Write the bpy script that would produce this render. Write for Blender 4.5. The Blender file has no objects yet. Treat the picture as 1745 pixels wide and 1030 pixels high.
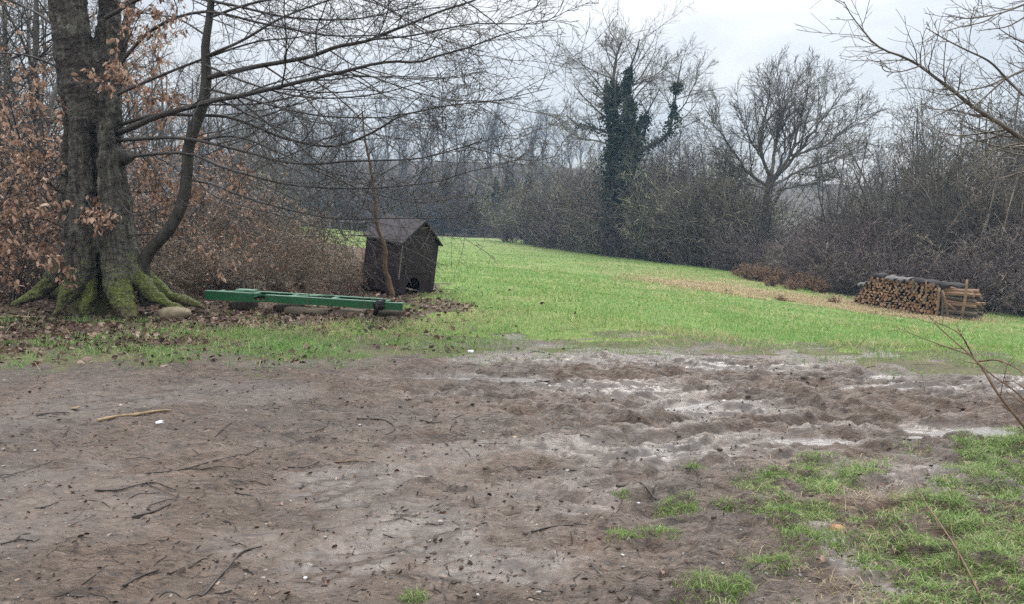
import bpy, math, random
import numpy as np
from mathutils import Vector, Matrix

rng = np.random.default_rng(11)
random.seed(5)
sc = bpy.context.scene
col = sc.collection

# ------------------------------------------------------------------ camera model
F, CX, CY, CAMZ = 1343.0, 872.5, 515.0, 1.6
PITCH = math.atan(175 / 1343)
cP, sP = math.cos(PITCH), math.sin(PITCH)


def at(px, py, Y):
    """world point seen at photo pixel (px, py) at world distance Y"""
    u = (CY - py) / F
    d = np.array([(px - CX) / F, cP + u * sP, -sP + u * cP])
    t = Y / d[1]
    return np.array([0, 0, CAMZ]) + d * t


def on0(px, py):
    """point of the plane z = 0 seen at photo pixel"""
    u = (CY - py) / F
    s = (-sP + u * cP)
    t = -CAMZ / s
    return np.array([(px - CX) / F * t, (cP + u * sP) * t])


cam_d = bpy.data.cameras.new('camera')
cam = bpy.data.objects.new('camera', cam_d)
col.objects.link(cam)
cam.location = (0, 0, CAMZ)
cam.rotation_euler = (math.pi / 2 - PITCH, 0, 0)
cam_d.sensor_width = 36
cam_d.lens = 36 * F / 1745
cam_d.clip_start = 0.05
cam_d.clip_end = 4000
sc.camera = cam

# ------------------------------------------------------------------ noise
def _h(ix, iy, seed):
    n = (ix.astype(np.int64) * 374761393 + iy.astype(np.int64) * 668265263 + seed * 1442695041) & 0xffffffff
    n = ((n ^ (n >> 13)) * 1274126177) & 0xffffffff
    n = (n ^ (n >> 16)) & 0xffff
    return n / 65535.0


def vn(x, y, seed=0):
    x = np.asarray(x, float); y = np.asarray(y, float)
    ix, iy = np.floor(x), np.floor(y)
    fx, fy = x - ix, y - iy
    fx = fx * fx * (3 - 2 * fx); fy = fy * fy * (3 - 2 * fy)
    a, b = _h(ix, iy, seed), _h(ix + 1, iy, seed)
    c, d = _h(ix, iy + 1, seed), _h(ix + 1, iy + 1, seed)
    return (a * (1 - fx) + b * fx) * (1 - fy) + (c * (1 - fx) + d * fx) * fy


def fbm(x, y, seed=0, o=4, g=.5):
    s, a, t = 0, 1, 0
    for k in range(o):
        s = s + a * vn(x * 2 ** k, y * 2 ** k, seed + k * 17); t += a; a *= g
    return s / t


def sstep(a, b, x):
    t = np.clip((x - a) / (b - a), 0, 1)
    return t * t * (3 - 2 * t)


def sdist(poly, x, y):
    """signed distance to polygon, positive inside"""
    poly = np.asarray(poly, float)
    d = np.full(np.shape(x), 1e9); ins = np.zeros(np.shape(x), bool)
    n = len(poly)
    for i in range(n):
        a, b = poly[i], poly[(i + 1) % n]
        e = b - a
        wx, wy = x - a[0], y - a[1]
        t = np.clip((wx * e[0] + wy * e[1]) / (e @ e), 0, 1)
        d = np.minimum(d, np.hypot(wx - e[0] * t, wy - e[1] * t))
        c = (a[1] > y) != (b[1] > y)
        with np.errstate(divide='ignore', invalid='ignore'):
            xi = (b[0] - a[0]) * (y - a[1]) / (b[1] - a[1]) + a[0]
        ins ^= c & (x < xi)
    return np.where(ins, d, -d)


def pdist(line, x, y):
    d = np.full(np.shape(x), 1e9)
    line = np.asarray(line, float)
    for a, b in zip(line[:-1], line[1:]):
        e = b - a
        t = np.clip(((x - a[0]) * e[0] + (y - a[1]) * e[1]) / (e @ e), 0, 1)
        d = np.minimum(d, np.hypot(x - a[0] - e[0] * t, y - a[1] - e[1] * t))
    return d


# ------------------------------------------------------------------ terrain
ctrl = []
for px, py, Y in [(1600, 600, 9.5), (1600, 580, 13), (1640, 562, 18), (1680, 548, 21.5), (1607, 543, 22.3), (1460, 518, 24.5),
                  (1745, 560, 20), (1900, 575, 19), (1350, 490, 31), (1240, 463, 38), (1120, 448, 45), (1000, 434, 53),
                  (860, 413, 68), (750, 403, 80), (620, 395, 84), (560, 390, 88), (1745, 520, 30)]:
    ctrl.append(at(px, py, Y))
for x, y, z in [(-8, 11, .05), (-5.8, 11, .0), (-3, 11.5, 0), (-1.6, 12.7, 0), (-.4, 13, -.02), (-8, 16, .2), (-3, 18, -.05), (-14, 12, .3), (-14, 25, .4),
                (-6, 30, -.3), (-25, 45, .3), (-20, 70, -.6), (-45, 80, 1), (-60, 40, 2), (-30, 12, .6),
                (0, 8.5, 0), (3, 8.5, -.03), (6, 8, -.05), (12, 8, -.2), (20, 8, -.8), (-40, 0, .5), (0, -20, 0), (30, -10, -.5), (35, 25, -3.5), (60, 40, -5),
                (30, 60, -3.2), (60, 90, -4), (0, 100, -2.2), (-40, 110, -.5), (40, 110, -3), (-90, 100, 5), (90, 120, -4),
                (0, 150, 5), (-60, 150, 7), (60, 160, 1.5), (130, 150, -2), (-160, 150, 12), (0, 230, 12), (-120, 230, 16), (120, 240, 5), (220, 220, 0), (-220, 60, 12), (220, 40, -6)]:
    ctrl.append(np.array([x, y, z]))
ctrl = np.array(ctrl)
_c2 = 9.0


def _phi(r2):
    return np.sqrt(r2 + _c2)


_D = ((ctrl[:, None, :2] - ctrl[None, :, :2]) ** 2).sum(-1)
_n = len(ctrl)
_A = np.zeros((_n + 1, _n + 1)); _A[:_n, :_n] = _phi(_D); _A[_n, :_n] = 1; _A[:_n, _n] = 1
_W = np.linalg.solve(_A, np.r_[ctrl[:, 2], 0])


def base_z(x, y):
    x = np.asarray(x, float); y = np.asarray(y, float)
    s = np.full(x.shape, _W[-1])
    for k in range(_n):
        s = s + _W[k] * _phi((x - ctrl[k, 0]) ** 2 + (y - ctrl[k, 1]) ** 2)
    near = sstep(7.2, 10.5, y + .15 * np.maximum(np.abs(x) - 9, 0))
    return s * near + 0.0


UP = np.array([on0(px, py) for px, py in [(-700, 690), (-200, 655), (0, 646), (150, 640), (300, 630), (450, 628), (600, 622), (700, 615), (900, 610), (1100, 601),
                                          (1200, 604), (1300, 615), (1450, 626), (1560, 634), (1745, 648), (2000, 662), (2400, 690)]])


def mud_edge(x, y):
    """positive (metres) inside the mud track"""
    yu = np.interp(x, UP[:, 0], UP[:, 1])
    return yu - y + (fbm(x * 1.3, y * 1.3, 3) - .5) * 1.0 + (fbm(x * 5, y * 5, 8, 2) - .5) * .35


VERGE = [on0(*p) for p in [(2600, 725), (1745, 742), (1600, 752), (1540, 764), (1400, 795), (1270, 812), (1330, 870), (1310, 950), (1190, 1035), (1200, 1300), (2800, 1300)]]
CHAN = [on0(*p) for p in [(1560, 800), (1500, 850), (1440, 905), (1410, 960), (1390, 1060)]]


def verge_d(x, y):
    s = sdist(VERGE, x, y)
    v = sstep(-.1, .4, s + (fbm(x * 2.2, y * 2.2, 21, 3) - .5) * 1.1)
    ch = sstep(.03, .2, pdist(CHAN, x, y) + (fbm(x * 4, y * 4, 5, 2) - .5) * .2)
    patch = sstep(.34, .45, fbm(x * 3.2, y * 3.2, 33, 3) + .22 * sstep(.05, .7, s)) 
    return v * ch * patch


LITTER = [on0(-900, 640), on0(0, 615), on0(120, 602), on0(250, 598), on0(350, 570), on0(500, 556), on0(690, 550), on0(745, 534), on0(738, 506),
          np.array([-1.2, 14.5]), np.array([-2.6, 19]), np.array([-6, 34]), np.array([-50, 60]), np.array([-90, 20])]


def litter_d(x, y):
    s = sdist(LITTER, x, y)
    return sstep(-.7, .5, s + (fbm(x * 1.9, y * 2.4, 41, 4) - .5) * 2.0)


PUD = []   # puddles: centre, half sizes, turn
for px, py, a, b, r in [(815, 641, .55, .11, 0), (690, 640, .4, .05, .1), (1390, 641, .3, .06, 0), (1180, 686, .55, .10, .5), (1645, 731, .5, .10, .05), (1395, 746, .3, .10, -.3),
                        (1690, 722, .5, .07, .1), (1480, 662, .5, .06, .12), (1250, 628, .4, .05, .4), (1560, 655, .5, .05, .1)]:
    c = on0(px, py)
    PUD.append((c[0], c[1], a, b, r))
WATER_Z = -.038

RUTS = [[on0(*p) for p in l] for l in [
    [(640, 640), (900, 645), (1150, 640), (1400, 640), (1800, 668)], [(700, 672), (1000, 690), (1250, 660), (1500, 655), (1900, 690)],
    [(500, 760), (850, 745), (1100, 720), (1400, 690), (1800, 700)], [(300, 860), (600, 820), (900, 770), (1150, 742), (1450, 715)], [(450, 960), (750, 890), (1000, 835), (1200, 800)], [(900, 800), (1150, 770), (1400, 745), (1800, 728)]]]


WETZ = [(*on0(px, py), a, b) for px, py, a, b in [(610, 820, .42, .42), (680, 800, .3, .2), (760, 640, 1.0, .10), (1080, 665, .8, .22), (1190, 690, .6, .25), (1230, 625, .7, .2), (1400, 642, .9, .10), (1395, 745, .5, .16),
                                               (1660, 728, .7, .18), (1480, 660, .8, .12), (1560, 655, .7, .1), (930, 650, .7, .12), (1000, 760, .5, .2), (1150, 760, .35, .12), (1440, 940, .12, .5), (700, 900, .35, .3), (560, 960, .3, .3), (860, 960, .4, .22)]]


def wetmask(x, y):
    w_ = sstep(.52, .66, fbm(x * .8 + 5, y * 1.4, 111, 4)) * .8
    g = np.zeros(np.shape(x))
    for cx, cy, a, b in WETZ: g = np.maximum(g, np.exp(-((x - cx) / a) ** 2 - ((y - cy) / b) ** 2))
    g = sstep(.25, .7, g + (fbm(x * 3.5, y * 7, 112, 4) - .5) * .9)
    return np.clip(np.maximum(w_, g), 0, 1) * .82


def mud_disp(x, y):
    sm = 1 - .78 * wetmask(x, y)
    xs, ys = x + .25 * (fbm(x * 1.1, y * 1.1, 77, 2) - .5), y + .25 * (fbm(x * 1.1, y * 1.1, 78, 2) - .5)
    right = sstep(-1.5, 1.5, x + (y - 5) * .3)
    d = (fbm(x * .7, y * .7, 61, 3) - .5) * .045
    d += (fbm(xs * 3, ys * 4.5, 62, 4) - .5) * (.018 + .038 * right)
    r = 1 - np.abs(2 * fbm(xs * 3, ys * 8.5, 64, 3) - 1)
    d += (r ** 3 - .3) * (.012 + .026 * right)
    d += (fbm(xs * 10, ys * 22, 66, 3) - .5) * .030 * sm
    n_ = fbm(xs * 4.5, ys * 9, 70, 4) * 9
    f_ = n_ - np.floor(n_)
    d += (np.floor(n_) + sstep(.40, .60, f_) - 4.5) * (.008 + .007 * right) * (.3 + .7 * sm) - .012 * (1 - sm)
    c_ = 1 - np.abs(2 * fbm(xs * 4 + 3, ys * 12, 68, 3) - 1)
    d -= sstep(.80, .97, c_) * .022 * (.5 + .5 * right)
    # trodden prints
    dents = vn(xs * 5.2, ys * 4.4, 90)
    d -= sstep(.70, .82, dents) * .026 * (.25 + .75 * right)
    for l in RUTS:
        q = pdist(l, xs, ys)
        q = q + .05 * (fbm(x * 5, y * 5, 31, 2) - .5)
        d += (-.034 * sstep(.13, .07, q) + .012 * np.exp(-((q - .22) / .07) ** 2)) * (.35 + .65 * right) * (.4 + 1.2 * fbm(x * 1.3, y * 1.3, 32, 2))
    for cx, cy, a, b, t in PUD:
        ux, uy = (x - cx) * math.cos(t) + (y - cy) * math.sin(t), -(x - cx) * math.sin(t) + (y - cy) * math.cos(t)
        g = np.exp(-((ux / a) ** 2 + (uy / b) ** 2) ** 1.0)
        d = d * (1 - .8 * g) - .055 * g
    return d


def H(x, y):
    x = np.asarray(x, float); y = np.asarray(y, float)
    z = base_z(x, y)
    m = sstep(-.25, .25, mud_edge(x, y)) * sstep(1.2, 2.2, y)
    rough = (fbm(x * .9, y * .9, 51, 3) - .5) * .10 * sstep(6, 9, y)
    z = z + rough * (1 - m)
    near = (y < 12) & (np.abs(x) < 16)
    dd = np.zeros(x.shape)
    if near.any():
        dd[near] = mud_disp(x[near], y[near])
    return z + dd * m


def on_ter(px, py):
    Ys = np.linspace(2.5, 95, 3000)
    d = at(px, py, 1.0) - np.array([0, 0, CAMZ])
    xs_, zs_ = d[0] * Ys, CAMZ + d[2] * Ys
    k = np.argmax(base_z(xs_, Ys) > zs_)
    return np.array([xs_[k], Ys[k]])


# ------------------------------------------------------------------ mesh helpers
class MB:
    def __init__(s):
        s.v, s.q, s.t, s.qm, s.tm, s.n = [], [], [], [], [], 0

    def add(s, v, q=None, t=None, m=0):
        v = np.asarray(v, float).reshape(-1, 3)
        if q is not None and len(q):
            q = np.asarray(q).reshape(-1, 4); s.q.append(q + s.n); s.qm.append(np.full(len(q), m))
        if t is not None and len(t):
            t = np.asarray(t).reshape(-1, 3); s.t.append(t + s.n); s.tm.append(np.full(len(t), m))
        s.v.append(v); s.n += len(v)
        return s

    def tubes(s, P, R, k=4, cap=False, m=0):
        """P (B,N,3) polylines, R (B,N) radii"""
        P = np.asarray(P, float); R = np.asarray(R, float)
        if P.ndim == 2: P, R = P[None], R[None]
        B, N, _ = P.shape
        T = np.gradient(P, axis=1)
        T /= np.linalg.norm(T, axis=2, keepdims=True) + 1e-9
        D = P[:, -1] - P[:, 0]
        ax = np.eye(3)[np.argmin(np.abs(D), axis=1)][:, None, :]
        U = np.cross(T, np.broadcast_to(ax, T.shape)); U /= np.linalg.norm(U, axis=2, keepdims=True) + 1e-9
        V = np.cross(T, U)
        a = np.arange(k) * 2 * np.pi / k
        ring = P[:, :, None, :] + R[:, :, None, None] * (np.cos(a)[None, None, :, None] * U[:, :, None, :] + np.sin(a)[None, None, :, None] * V[:, :, None, :])
        b = (np.arange(B) * N * k)[:, None, None]
        i = (np.arange(N - 1) * k)[None, :, None]
        j = np.arange(k)[None, None, :]; j2 = (j + 1) % k
        q = np.stack([b + i + j, b + i + j2, b + i + k + j2, b + i + k + j], -1).reshape(-1, 4)
        v = ring.reshape(-1, 3); t = None
        if cap:
            n0 = len(v); v = np.vstack([v, P[:, 0], P[:, -1]])
            t = []
            for bb in range(B):
                for jj in range(k):
                    t.append((bb * N * k + (jj + 1) % k, bb * N * k + jj, n0 + bb))
                    e = bb * N * k + (N - 1) * k
                    t.append((e + jj, e + (jj + 1) % k, n0 + B + bb))
        return s.add(v, q, t, m)

    def leaves(s, C, D, L, W, fold=.35, m=0, gen=None):
        """leaf blades: C base points, D directions, L lengths, W widths"""
        g = gen or rng
        n = len(C)
        D = D / (np.linalg.norm(D, axis=1, keepdims=True) + 1e-9)
        X = g.normal(size=(n, 3)); X -= (X * D).sum(1, keepdims=True) * D; X /= np.linalg.norm(X, axis=1, keepdims=True) + 1e-9
        Z = np.cross(D, X)
        L = L[:, None]; W = W[:, None]
        cu = g.uniform(-.15, .3, (n, 1))
        pts = [C, C + D * L * .3 + X * W * .5 + Z * W * fold, C + D * L * .72 + X * W * .38 + Z * (W * fold + cu * L * .4), C + D * L + Z * cu * L,
               C + D * L * .72 - X * W * .38 + Z * (W * fold + cu * L * .4), C + D * L * .3 - X * W * .5 + Z * W * fold]
        v = np.stack(pts, 1).reshape(-1, 3)
        b = (np.arange(n) * 6)[:, None]
        q = np.concatenate([b + np.array([0, 1, 2, 3]), b + np.array([0, 3, 4, 5])], 0)
        return s.add(v, q, None, m)

    def box(s, c, size, R=None, m=0, bev=.0):
        hx, hy, hz = [a / 2 for a in size]
        if bev:
            b = bev
            v, idx = [], {}
            me = bm_box(size, bev)
            v = me[0]; q = me[1]; t = me[2]
        else:
            v = np.array([[x, y, z] for x in (-hx, hx) for y in (-hy, hy) for z in (-hz, hz)])
            q = [(0, 1, 3, 2), (4, 6, 7, 5), (0, 4, 5, 1), (2, 3, 7, 6), (0, 2, 6, 4), (1, 5, 7, 3)]; t = None
        if R is not None: v = v @ np.asarray(R).T
        return s.add(v + np.asarray(c), q, t, m)

    def blades(s, C, h, w, bend, g=None, m=0):
        g = g or rng
        n = len(C)
        a = g.uniform(0, 2 * np.pi, n)
        side = np.stack([np.cos(a), np.sin(a), np.zeros(n)], 1) * (w[:, None] / 2)
        a2 = g.uniform(0, 2 * np.pi, n)
        ln = np.stack([np.cos(a2), np.sin(a2), np.zeros(n)], 1) * (bend * h)[:, None]
        up = np.array([0, 0, 1.0]) * h[:, None]
        v = np.stack([C - side, C + side, C + side * .75 + up * .6 + ln * .35, C - side * .75 + up * .6 + ln * .35, C + up * (1 - .35 * np.minimum(bend, 1.5))[:, None] + ln], 1).reshape(-1, 3)
        b = (np.arange(n) * 5)[:, None]
        return s.add(v, b + np.array([0, 1, 2, 3]), b + np.array([3, 2, 4]), m)

    def mesh(s, name, mats, smooth=True, origin=(0, 0, 0)):
        me = bpy.data.meshes.new(name)
        v = np.concatenate(s.v) - np.asarray(origin, float)
        q = np.concatenate(s.q) if s.q else np.zeros((0, 4), int)
        t = np.concatenate(s.t) if s.t else np.zeros((0, 3), int)
        me.vertices.add(len(v)); me.vertices.foreach_set('co', v.astype(np.float32).ravel())
        me.loops.add(q.size + t.size)
        me.loops.foreach_set('vertex_index', np.concatenate([q.ravel(), t.ravel()]).astype(np.int32))
        me.polygons.add(len(q) + len(t))
        me.polygons.foreach_set('loop_start', np.concatenate([np.arange(len(q)) * 4, q.size + np.arange(len(t)) * 3]).astype(np.int32))
        mi = np.concatenate([np.concatenate(s.qm) if s.qm else [], np.concatenate(s.tm) if s.tm else []]).astype(np.int32)
        me.polygons.foreach_set('material_index', mi)
        me.polygons.foreach_set('use_smooth', np.full(len(mi), smooth))
        for mm in (mats if isinstance(mats, (list, tuple)) else [mats]): me.materials.append(mm)
        me.update(calc_edges=True)
        return me

    def build(s, name, mats, parent=None, smooth=True, origin=(0, 0, 0)):
        o = bpy.data.objects.new(name, s.mesh(name, mats, smooth, origin))
        col.objects.link(o)
        if parent is not None: o.parent = parent
        else: o.location = origin
        return o


import bmesh


def bm_box(size, bev):
    bm = bmesh.new(); bmesh.ops.create_cube(bm, size=1)
    for v in bm.verts: v.co = Vector((v.co.x * size[0], v.co.y * size[1], v.co.z * size[2]))
    bmesh.ops.bevel(bm, geom=bm.edges[:], offset=bev, segments=1, affect='EDGES')
    bm.verts.index_update()
    v = np.array([list(x.co) for x in bm.verts])
    q = [[x.index for x in f.verts] for f in bm.faces if len(f.verts) == 4]
    t = [[x.index for x in f.verts] for f in bm.faces if len(f.verts) == 3]
    bm.free()
    return v, q, t


def rot(z=0, x=0, y=0):
    return np.array(Matrix.Rotation(z, 3, 'Z') @ Matrix.Rotation(y, 3, 'Y') @ Matrix.Rotation(x, 3, 'X'))


def tag(o, label, cat, group=None, kind=None):
    o['label'] = label; o['category'] = cat
    if group: o['group'] = group
    if kind: o['kind'] = kind
    return o


def thing(name, label, cat, loc, rz=0, group=None):
    o = bpy.data.objects.new(name, None); col.objects.link(o)
    o.empty_display_size = .2
    o.location = loc; o.rotation_euler = (0, 0, rz)
    return tag(o, label, cat, group)


def dup(root, loc, rz=0, s=1, label=None, group=None, rx=0, ry=0):
    r = root.copy(); col.objects.link(r)
    r.location = loc; r.rotation_euler = (rx, ry, rz); r.scale = (s, s, s) if np.isscalar(s) else s
    if label: r['label'] = label
    if group: r['group'] = group
    for ch in list(root.children):
        c = ch.copy(); col.objects.link(c); c.parent = r
    return r


# ------------------------------------------------------------------ materials
def new_mat(name):
    m = bpy.data.materials.new(name); m.use_nodes = True
    nt = m.node_tree; nt.nodes.clear()
    return m, nt, nt.nodes, nt.links


def N(nt, typ, **kw):
    n = nt.nodes.new(typ)
    for k, v in kw.items():
        if k == 'inp':
            for a, b in v.items(): n.inputs[a].default_value = b
        else: setattr(n, k, v)
    return n


def ramp(nt, fac, stops):
    r = nt.nodes.new('ShaderNodeValToRGB')
    e = r.color_ramp.elements
    while len(e) < len(stops): e.new(.5)
    for el, (p, c) in zip(e, stops):
        el.position = p; el.color = (*c, 1) if len(c) == 3 else c
    nt.links.new(fac, r.inputs[0])
    return r.outputs[0]


def noise(nt, vec, scale, detail=4, rough=.55, dist=0):
    n = N(nt, 'ShaderNodeTexNoise', inp={'Scale': scale, 'Detail': detail, 'Roughness': rough, 'Distortion': dist})
    if vec is not None: nt.links.new(vec, n.inputs['Vector'])
    return n.outputs['Fac']


def mapping(nt, vec, scale):
    m = N(nt, 'ShaderNodeMapping'); m.inputs['Scale'].default_value = scale
    nt.links.new(vec, m.inputs['Vector'])
    return m.outputs[0]


def mix(nt, fac, a, b, mode='MIX'):
    m = N(nt, 'ShaderNodeMix', data_type='RGBA', blend_type=mode)
    for sock, v in ((0, fac), (6, a), (7, b)):
        if hasattr(v, 'is_output'): nt.links.new(v, m.inputs[sock])
        else: m.inputs[sock].default_value = (*v, 1) if isinstance(v, tuple) and len(v) == 3 else v
    return m.outputs[2]


def math_(nt, op, a, b=None, clamp=False):
    m = N(nt, 'ShaderNodeMath', operation=op, use_clamp=clamp)
    for i, v in enumerate((a, b)):
        if v is None: continue
        if hasattr(v, 'is_output'): nt.links.new(v, m.inputs[i])
        else: m.inputs[i].default_value = v
    return m.outputs[0]


def mrange(nt, v, a, b, c=0, d=1):
    m = N(nt, 'ShaderNodeMapRange', inp={1: a, 2: b, 3: c, 4: d})
    nt.links.new(v, m.inputs[0])
    return m.outputs[0]


def finish(nt, color, rough=.8, bump=None, bstr=.5, bdist=.02, spec=.5, trans=0, extra=None):
    out = N(nt, 'ShaderNodeOutputMaterial')
    p = N(nt, 'ShaderNodeBsdfPrincipled')
    for sock, v in (('Base Color', color), ('Roughness', rough), ('Specular IOR Level', spec)):
        if hasattr(v, 'is_output'): nt.links.new(v, p.inputs[sock])
        else: p.inputs[sock].default_value = (*v, 1) if isinstance(v, tuple) else v
    if bump is not None:
        b = N(nt, 'ShaderNodeBump', inp={'Strength': .5 if hasattr(bstr, 'is_output') else bstr, 'Distance': bdist})
        if hasattr(bstr, 'is_output'): nt.links.new(bstr, b.inputs['Strength'])
        nt.links.new(bump, b.inputs['Height']); nt.links.new(b.outputs[0], p.inputs['Normal'])
    if extra:
        for k, v in extra.items(): p.inputs[k].default_value = v
    surf = p.outputs[0]
    if trans:
        tr = N(nt, 'ShaderNodeBsdfTranslucent')
        if hasattr(color, 'is_output'): nt.links.new(color, tr.inputs[0])
        else: tr.inputs[0].default_value = (*color, 1)
        mx = N(nt, 'ShaderNodeMixShader'); mx.inputs[0].default_value = trans
        nt.links.new(surf, mx.inputs[1]); nt.links.new(tr.outputs[0], mx.inputs[2]); surf = mx.outputs[0]
    nt.links.new(surf, out.inputs['Surface'])


def pos(nt): return N(nt, 'ShaderNodeNewGeometry').outputs['Position']
def island(nt): return N(nt, 'ShaderNodeNewGeometry').outputs['Random Per Island']
def objrand(nt): return N(nt, 'ShaderNodeObjectInfo').outputs['Random']
def objco(nt): return N(nt, 'ShaderNodeTexCoord').outputs['Object']


def leaf_mat(name, stops, rough=.6, trans=.3, patch=None):
    m, nt, _, _ = new_mat(name)
    c = ramp(nt, island(nt), stops)
    if patch:
        c = mix(nt, mrange(nt, noise(nt, pos(nt), patch[0], 3), .4, .65), c, patch[1], 'MULTIPLY')
    finish(nt, c, rough, trans=trans, spec=.3)
    return m


def twig_mat(name, a, b, rough=.75, scale=6, objvar=0.0, spec=.4, isl=0.0):
    m, nt, _, _ = new_mat(name)
    c = ramp(nt, noise(nt, objco(nt), scale, 3), [(.3, a), (.7, b)])
    if isl:
        k = mrange(nt, math_(nt, 'POWER', island(nt), 2.2), 0, 1, 1 - isl * .62, 1 + isl * 1.9)
        cc = N(nt, 'ShaderNodeCombineXYZ'); [nt.links.new(k, cc.inputs[q]) for q in range(3)]
        c = mix(nt, 1.0, c, cc.outputs[0], 'MULTIPLY')
    if objvar:
        v = mrange(nt, objrand(nt), 0, 1, 1 - objvar, 1 + objvar)
        hs = N(nt, 'ShaderNodeHueSaturation'); nt.links.new(c, hs.inputs['Color']); nt.links.new(v, hs.inputs['Value'])
        nt.links.new(mrange(nt, objrand(nt), 0, 1, .48, .52), hs.inputs['Hue'])
        c = hs.outputs[0]
    finish(nt, c, rough, spec=spec)
    return m


def mud_mat():
    m, nt, _, _ = new_mat('wet_mud')
    p = pos(nt)
    big = noise(nt, p, .8, 4, .6)
    med = noise(nt, mapping(nt, p, (1, 2.0, 1)), 4, 6, .62, .8)
    smear = noise(nt, mapping(nt, p, (1, 3.4, 1)), 9, 6, .68, 1.4)
    fine = noise(nt, mapping(nt, p, (1, 1.7, 1)), 38, 6, .72, .5)
    grit = noise(nt, p, 150, 3, .7)
    c = ramp(nt, med, [(.28, (.054, .039, .029)), (.45, (.104, .075, .056)), (.62, (.140, .102, .078)), (.8, (.188, .141, .110))])
    c = mix(nt, mrange(nt, big, .42, .62), c, (1.10, .98, .86), 'MULTIPLY')
    c = mix(nt, mrange(nt, smear, .54, .60, 0, .8), c, (.038, .029, .024))  # dark rotted streaks that also paint shade into the mud's crevices
    c = mix(nt, mrange(nt, smear, .45, .33, 0, .5), c, (.25, .208, .178))
    c = mix(nt, mrange(nt, fine, .55, .63, 0, .62), c, (.040, .031, .026))  # fine dark bits, partly painted shade of the small hollows
    c = mix(nt, mrange(nt, grit, .68, .76, 0, .4), c, (.26, .22, .19))
    z = N(nt, 'ShaderNodeSeparateXYZ'); nt.links.new(p, z.inputs[0])
    wetn = noise(nt, mapping(nt, p, (.7, 1.3, 1)), .95, 5, .62, .6)
    wa = N(nt, 'ShaderNodeAttribute', attribute_name='wetness').outputs['Fac']
    wet = math_(nt, 'ADD', wa, mrange(nt, wetn, .52, .60, 0, .3), True)
    c = mix(nt, math_(nt, 'MULTIPLY', wet, .55), c, (.062, .051, .044))
    rough = mrange(nt, wet, 0, 1, .54, .12)
    rough = math_(nt, 'ADD', rough, mrange(nt, fine, .35, .7, -.05, .16), True)
    h = math_(nt, 'ADD', math_(nt, 'ADD', math_(nt, 'MULTIPLY', med, 1.0), math_(nt, 'MULTIPLY', smear, -.7)), math_(nt, 'ADD', math_(nt, 'MULTIPLY', fine, -.30), math_(nt, 'MULTIPLY', grit, .06)))
    finish(nt, c, rough, h, mrange(nt, wet, 0, 1, 1.0, .17), .05, .5)
    return m


def soil_mat(name, cols, fine_scale=30, bd=.03, patch=None):
    m, nt, _, _ = new_mat(name)
    p = pos(nt)
    med = noise(nt, p, 2.5, 6, .7)
    fine = noise(nt, p, fine_scale, 5, .7)
    f = math_(nt, 'ADD', math_(nt, 'MULTIPLY', med, .5), math_(nt, 'MULTIPLY', fine, .5))
    c = ramp(nt, f, cols)
    if patch:
        c = mix(nt, mrange(nt, noise(nt, mapping(nt, p, patch[2]), patch[0], 5, .6), .48, .7, 0, .8), c, patch[1])
    finish(nt, c, .9, f, .7, bd, .2)
    return m


def bark_mat():
    m, nt, _, _ = new_mat('beech_bark')
    p = pos(nt)
    streak = noise(nt, mapping(nt, p, (7, 7, 1.1)), 1.7, 7, .68, 1.4)
    blot = noise(nt, p, 2.6, 4, .6)
    fine = noise(nt, mapping(nt, p, (1, 1, .6)), 30, 7, .75)
    c = ramp(nt, streak, [(.32, (.014, .011, .009)), (.44, (.065, .055, .042)), (.55, (.135, .125, .095)), (.68, (.27, .265, .215))])
    hz = N(nt, 'ShaderNodeSeparateXYZ'); nt.links.new(p, hz.inputs[0])
    c = mix(nt, math_(nt, 'MULTIPLY', mrange(nt, blot, .36, .54, 0, .92), mrange(nt, hz.outputs[2], 1.2, 3.4, .18, 1)), c, (.030, .021, .017))
    c = mix(nt, mrange(nt, fine, .55, .66, 0, .55), c, (.20, .195, .15))
    c = mix(nt, mrange(nt, fine, .45, .36, 0, .6), c, (.028, .022, .018))
    sx = N(nt, 'ShaderNodeSeparateXYZ'); nt.links.new(p, sx.inputs[0])
    nrm = N(nt, 'ShaderNodeSeparateXYZ'); nt.links.new(N(nt, 'ShaderNodeNewGeometry').outputs['Normal'], nrm.inputs[0])
    low = mrange(nt, sx.outputs[2], .2, 1.45, 1.0, 0)
    ms = math_(nt, 'ADD', math_(nt, 'ADD', low, math_(nt, 'MULTIPLY', nrm.outputs[2], .55)), math_(nt, 'MULTIPLY', noise(nt, p, 4.2, 7, .7), 1.5))
    mossf = mrange(nt, ms, 1.42, 1.72, 0, .92)
    moss = ramp(nt, noise(nt, p, 34, 6, .78), [(.36, (.028, .034, .008)), (.5, (.11, .135, .022)), (.64, (.25, .27, .06))])
    c = mix(nt, mossf, c, moss)
    tan = math_(nt, 'MULTIPLY', mrange(nt, sx.outputs[2], .0, .30, 1, 0), mrange(nt, noise(nt, p, 3.4, 3), .42, .58))
    c = mix(nt, math_(nt, 'MULTIPLY', tan, .8), c, (.18, .135, .088))
    h = math_(nt, 'ADD', math_(nt, 'MULTIPLY', streak, 1.0), math_(nt, 'MULTIPLY', fine, .35))
    finish(nt, c, .68, h, 1.0, .09, .35)
    return m


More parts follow.
